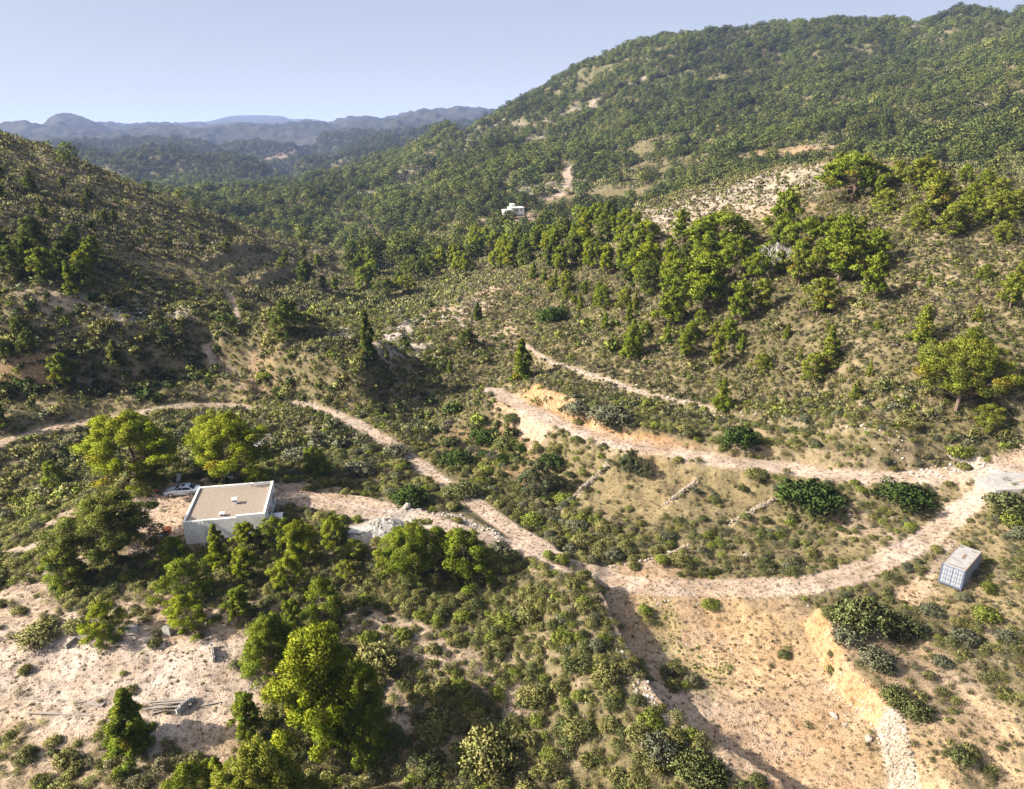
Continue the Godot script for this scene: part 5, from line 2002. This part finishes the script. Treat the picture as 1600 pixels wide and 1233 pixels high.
func build_walls() -> void:
	rng.seed = 12
	stone_row("stone_wall", "pale dry-stone wall running down beside the sand field, under the ochre bank", "1391 1122;1396 1150;1403 1185;1410 1225;1416 1262", 0.5, 1.3, 0.25, 2)
	stone_row("terrace_wall", "dry-stone terrace wall slanting down from the upper road, nearest the olive tree", "868 803;905 770;938 741;950 730", 1.0, 0.8, 0.3, 3, "terrace walls in the gully")
	stone_row("terrace_wall", "short dry-stone terrace wall between the straw field and the middle of the gully", "1038 793;1062 774;1086 754", 0.8, 0.7, 0.3, 3, "terrace walls in the gully")
	stone_row("terrace_wall", "dry-stone terrace wall ending near the big deep green bush", "1138 820;1180 799;1210 783", 0.8, 0.7, 0.3, 3, "terrace walls in the gully")
	stone_row("terrace_wall", "curved low terrace wall just above the bend of the dirt road", "948 886;1000 880;1040 868;1076 852", 0.4, 0.4, 0.4, 1, "terrace walls in the gully")
	scatter_stones("640 796;690 804;740 822;780 840", 1.2, 260, 0.12, 0.5, 0)
	scatter_stones("930 905;1040 930;1200 925;1330 905", 2.2, 300, 0.08, 0.3, 0)
	scatter_stones("1270 985;1310 1065;1350 1105;1385 1140", 1.2, 240, 0.08, 0.4, 1)
	scatter_stones("960 1000;1000 1080;1050 1150", 1.2, 200, 0.1, 0.45, 0)
	scatter_stones("860 575;1000 615;1200 660;1400 695;1560 725", 1.6, 420, 0.15, 0.6, 0)
	scatter_stones("600 550;640 520;680 495;740 470", 8.0, 420, 0.2, 0.9, 0)
	scatter_stones("1000 350;1100 310;1200 290;1260 285", 9.0, 500, 0.2, 0.9, 0)
	scatter_stones("30 1050;150 1050;280 1065;330 1090", 6.0, 420, 0.06, 0.22, 0)
	scatter_stones("1050 960;1140 1040;1220 1130;1280 1220", 7.0, 600, 0.05, 0.2, 0)
	scatter_stones("540 1000;650 1050;760 1100;900 1150", 7.0, 160, 0.1, 0.32, 0)
	scatter_stones("190 495;260 480;330 470", 5.0, 260, 0.2, 0.8, 0)


func build_far() -> void:
	# the white farmhouse beyond the ridge
	var p := on_ground(806, 341)
	var f := thing("farmhouse", "small white farmhouse with flat terraces, far off at the forest edge", "house", p + Vector3(0, 3.2, 0), 0.35)
	f.scale = Vector3.ONE * 0.8
	part("wall", box_mesh(Vector3(11, 5.0, 7)), white_wall, f, Vector3(0, 1.6, 0))
	part("wing", box_mesh(Vector3(7, 3.6, 6)), white_wall, f, Vector3(-7.5, 0.9, 1.5))
	part("roof", box_mesh(Vector3(11.4, 0.3, 7.4)), mat("pale_roof", Color(.66, .64, .6), .9), f, Vector3(0, 4.25, 0))
	part("roof", box_mesh(Vector3(7.3, 0.3, 6.3)), mat("pale_roof", Color(.66, .64, .6), .9), f, Vector3(-7.5, 2.85, 1.5))
	part("tower", box_mesh(Vector3(3.2, 2.6, 3.2)), white_wall, f, Vector3(-2.5, 5.7, -1.0))
	var dk := mat("far_window", Color(.05, .06, .08), .3)
	for x in [-3.2, 0.0, 3.2]:
		part("window", box_mesh(Vector3(1.1, 1.3, .08)), dk, f, Vector3(x, 2.6, 3.54))
	part("door", box_mesh(Vector3(1.2, 2.1, .08)), dk, f, Vector3(-7.5, 1.0, 4.54))
	var q := on_ground(828, 324)
	var s := thing("shed", "tiny red-brown shed among trees uphill of the far white farmhouse", "shed", q, 0.2)
	part("wall", box_mesh(Vector3(5, 4.4, 4)), mat("clay_wall", Color(.42, .20, .13), .9), s, Vector3(0, .8, 0))
	part("roof", box_mesh(Vector3(5.6, .3, 4.6)), mat("clay_tile", Color(.40, .17, .10), .9), s, Vector3(0, 3.15, 0), Vector3(.12, 0, 0))
	bare_tree(1206, 430, 7.5, Color(.5, .47, .46), "bare silvery grey dead tree standing among green pines on the slope", 5)
	bare_tree(768, 724, 2.6, Color(.07, .055, .05), "small dark leafless tree on the upper brown terrace of the gully", 6)
	bare_tree(866, 728, 2.2, Color(.09, .07, .06), "small dark leafless tree below the bank of the upper road", 8)
	bare_tree(740, 712, 2.0, Color(.09, .07, .06), "smallest dark leafless tree at the far rim of the brown terrace", 9)
	olive(840, 775, 54, 727, "rounded grey-green olive tree casting a dark shadow in the gully")
	olive(985, 738, 30, 706, "small grey-green olive tree below the upper road, behind the terrace wall")
	olive(1010, 746, 22, 726, "smallest olive tree, close behind the short terrace wall")


func make_materials() -> void:
	needles = leafy("needles", Color.WHITE, 0.6)
	scrub_leaf = leafy("scrub_leaf", Color.WHITE, 0.45)
	olive_mat = leafy("olive_leaf", Color(.115, .135, .062), 0.25)
	for c in PINE_TONES:
		pine_mats.append(leafy("pine_needles", c, 0.7))
	var rough := ImageTexture.create_from_image(grain_image(41, 256, 0.7, 1.05, 0.02, 0.25))
	bark = mat("bark", Color(.13, .09, .065), 0.95)
	white_wall = mat("white_render", Color(.74, .725, .70), 0.9, 0.0, ImageTexture.create_from_image(grain_image(45, 256, 0.8, 1.06, 0.008, 0.05)), 0.2)
	timber = mat("weathered_timber", Color(0.271, 0.238, 0.209), 0.9, 0.0, rough, 0.8)
	for c in [Color(.47, .455, .44), Color(.42, .41, .40), Color(.50, .48, .45)]:
		block_mats.append(mat("block_concrete", c, 0.95, 0.0, rough, 1.5))
	for c in [Color(.33, .295, .25), Color(.28, .235, .185), Color(.31, .26, .20)]:
		stone_mats.append(mat("limestone", c, 0.95, 0.0, rough, 0.9))
	pebble = leafy("pebble", Color.WHITE, 0.0)
	pebble.backlight_enabled = false
	for k in 4:
		stones.append(rock_mesh(300 + k))


func _ready() -> void:
	var cam := Camera3D.new()
	cam.name = "camera"
	cam.position = Vector3(0, EYE, 0)
	cam.rotation = Vector3(-PITCH, 0, 0)
	cam.fov = rad_to_deg(2.0 * atan(616.5 / FOC))
	cam.near = 0.5
	cam.far = 30000.0
	add_child(cam)
	var sky := ProceduralSkyMaterial.new()
	sky.sky_top_color = Color(.108, .147, .232).linear_to_srgb()
	sky.sky_horizon_color = Color(.238, .248, .272).linear_to_srgb()
	sky.sky_curve = 0.11
	sky.ground_bottom_color = Color(.30, .26, .20)
	sky.ground_horizon_color = Color(.62, .66, .72)
	sky.sun_angle_max = 150.0
	sky.sun_curve = 0.28
	var env := Environment.new()
	env.background_mode = Environment.BG_SKY
	env.sky = Sky.new()
	env.sky.sky_material = sky
	env.background_energy_multiplier = 1.0
	env.tonemap_mode = Environment.TONE_MAPPER_LINEAR
	env.tonemap_exposure = 3.1
	env.fog_enabled = true
	env.fog_density = 0.000078
	env.fog_light_color = Color(.66, .75, .96)
	env.sdfgi_enabled = true
	env.ssao_enabled = true
	env.ssil_enabled = true
	var we := WorldEnvironment.new()
	we.name = "environment"
	we.environment = env
	add_child(we)
	var sun := DirectionalLight3D.new()
	sun.name = "sun"
	sun.light_energy = 1.55
	sun.light_color = Color(1.0, .955, .895)
	sun.light_angular_distance = 0.5
	sun.shadow_enabled = true
	add_child(sun)
	sun.look_at_from_position(Vector3.ZERO, Vector3(0.80, -0.58, -0.21))

	var t0 := Time.get_ticks_msec()
	solve_land(survey())
	print("solved ", Time.get_ticks_msec() - t0)
	lay_grid()
	print("grid ", NT, "x", NR, " ", Time.get_ticks_msec() - t0)
	shape_land()
	print("shaped ", Time.get_ticks_msec() - t0)
	mark_seen()
	make_materials()
	build_ground()
	print("ground ", Time.get_ticks_msec() - t0)
	marks.append(["the flat-roofed white house", Vector3(-37.17, 0, -85.5)])
	for q in [["the big pine near the camera", 495, 1172], ["the olive tree in the gully", 840, 775], ["the block stacks", 240, 990], ["the ochre bank", 1300, 1040], ["the big deep green bush", 1265, 795], ["the bend of the dirt road", 940, 900], ["the far end of the upper road", 770, 610], ["the silvery dead tree", 1206, 428], ["the lone branching pine on the slope", 1495, 642], ["the tall narrow pine in the valley", 578, 562], ["the pale crest", 1130, 305], ["the shaded mound", 520, 570], ["the far farmhouse", 806, 341], ["the terraced foot of the dark hill", 390, 410]]:
		marks.append([q[0], pick(q[1], q[2])])
	build_house()
	build_car()
	build_container()
	build_yard()
	build_ruins()
	build_walls()
	build_far()
	rng.seed = 2024
	plant_pines()
	forest()
	print("trees ", Time.get_ticks_msec() - t0)
	scrub()
	print("done ", Time.get_ticks_msec() - t0)
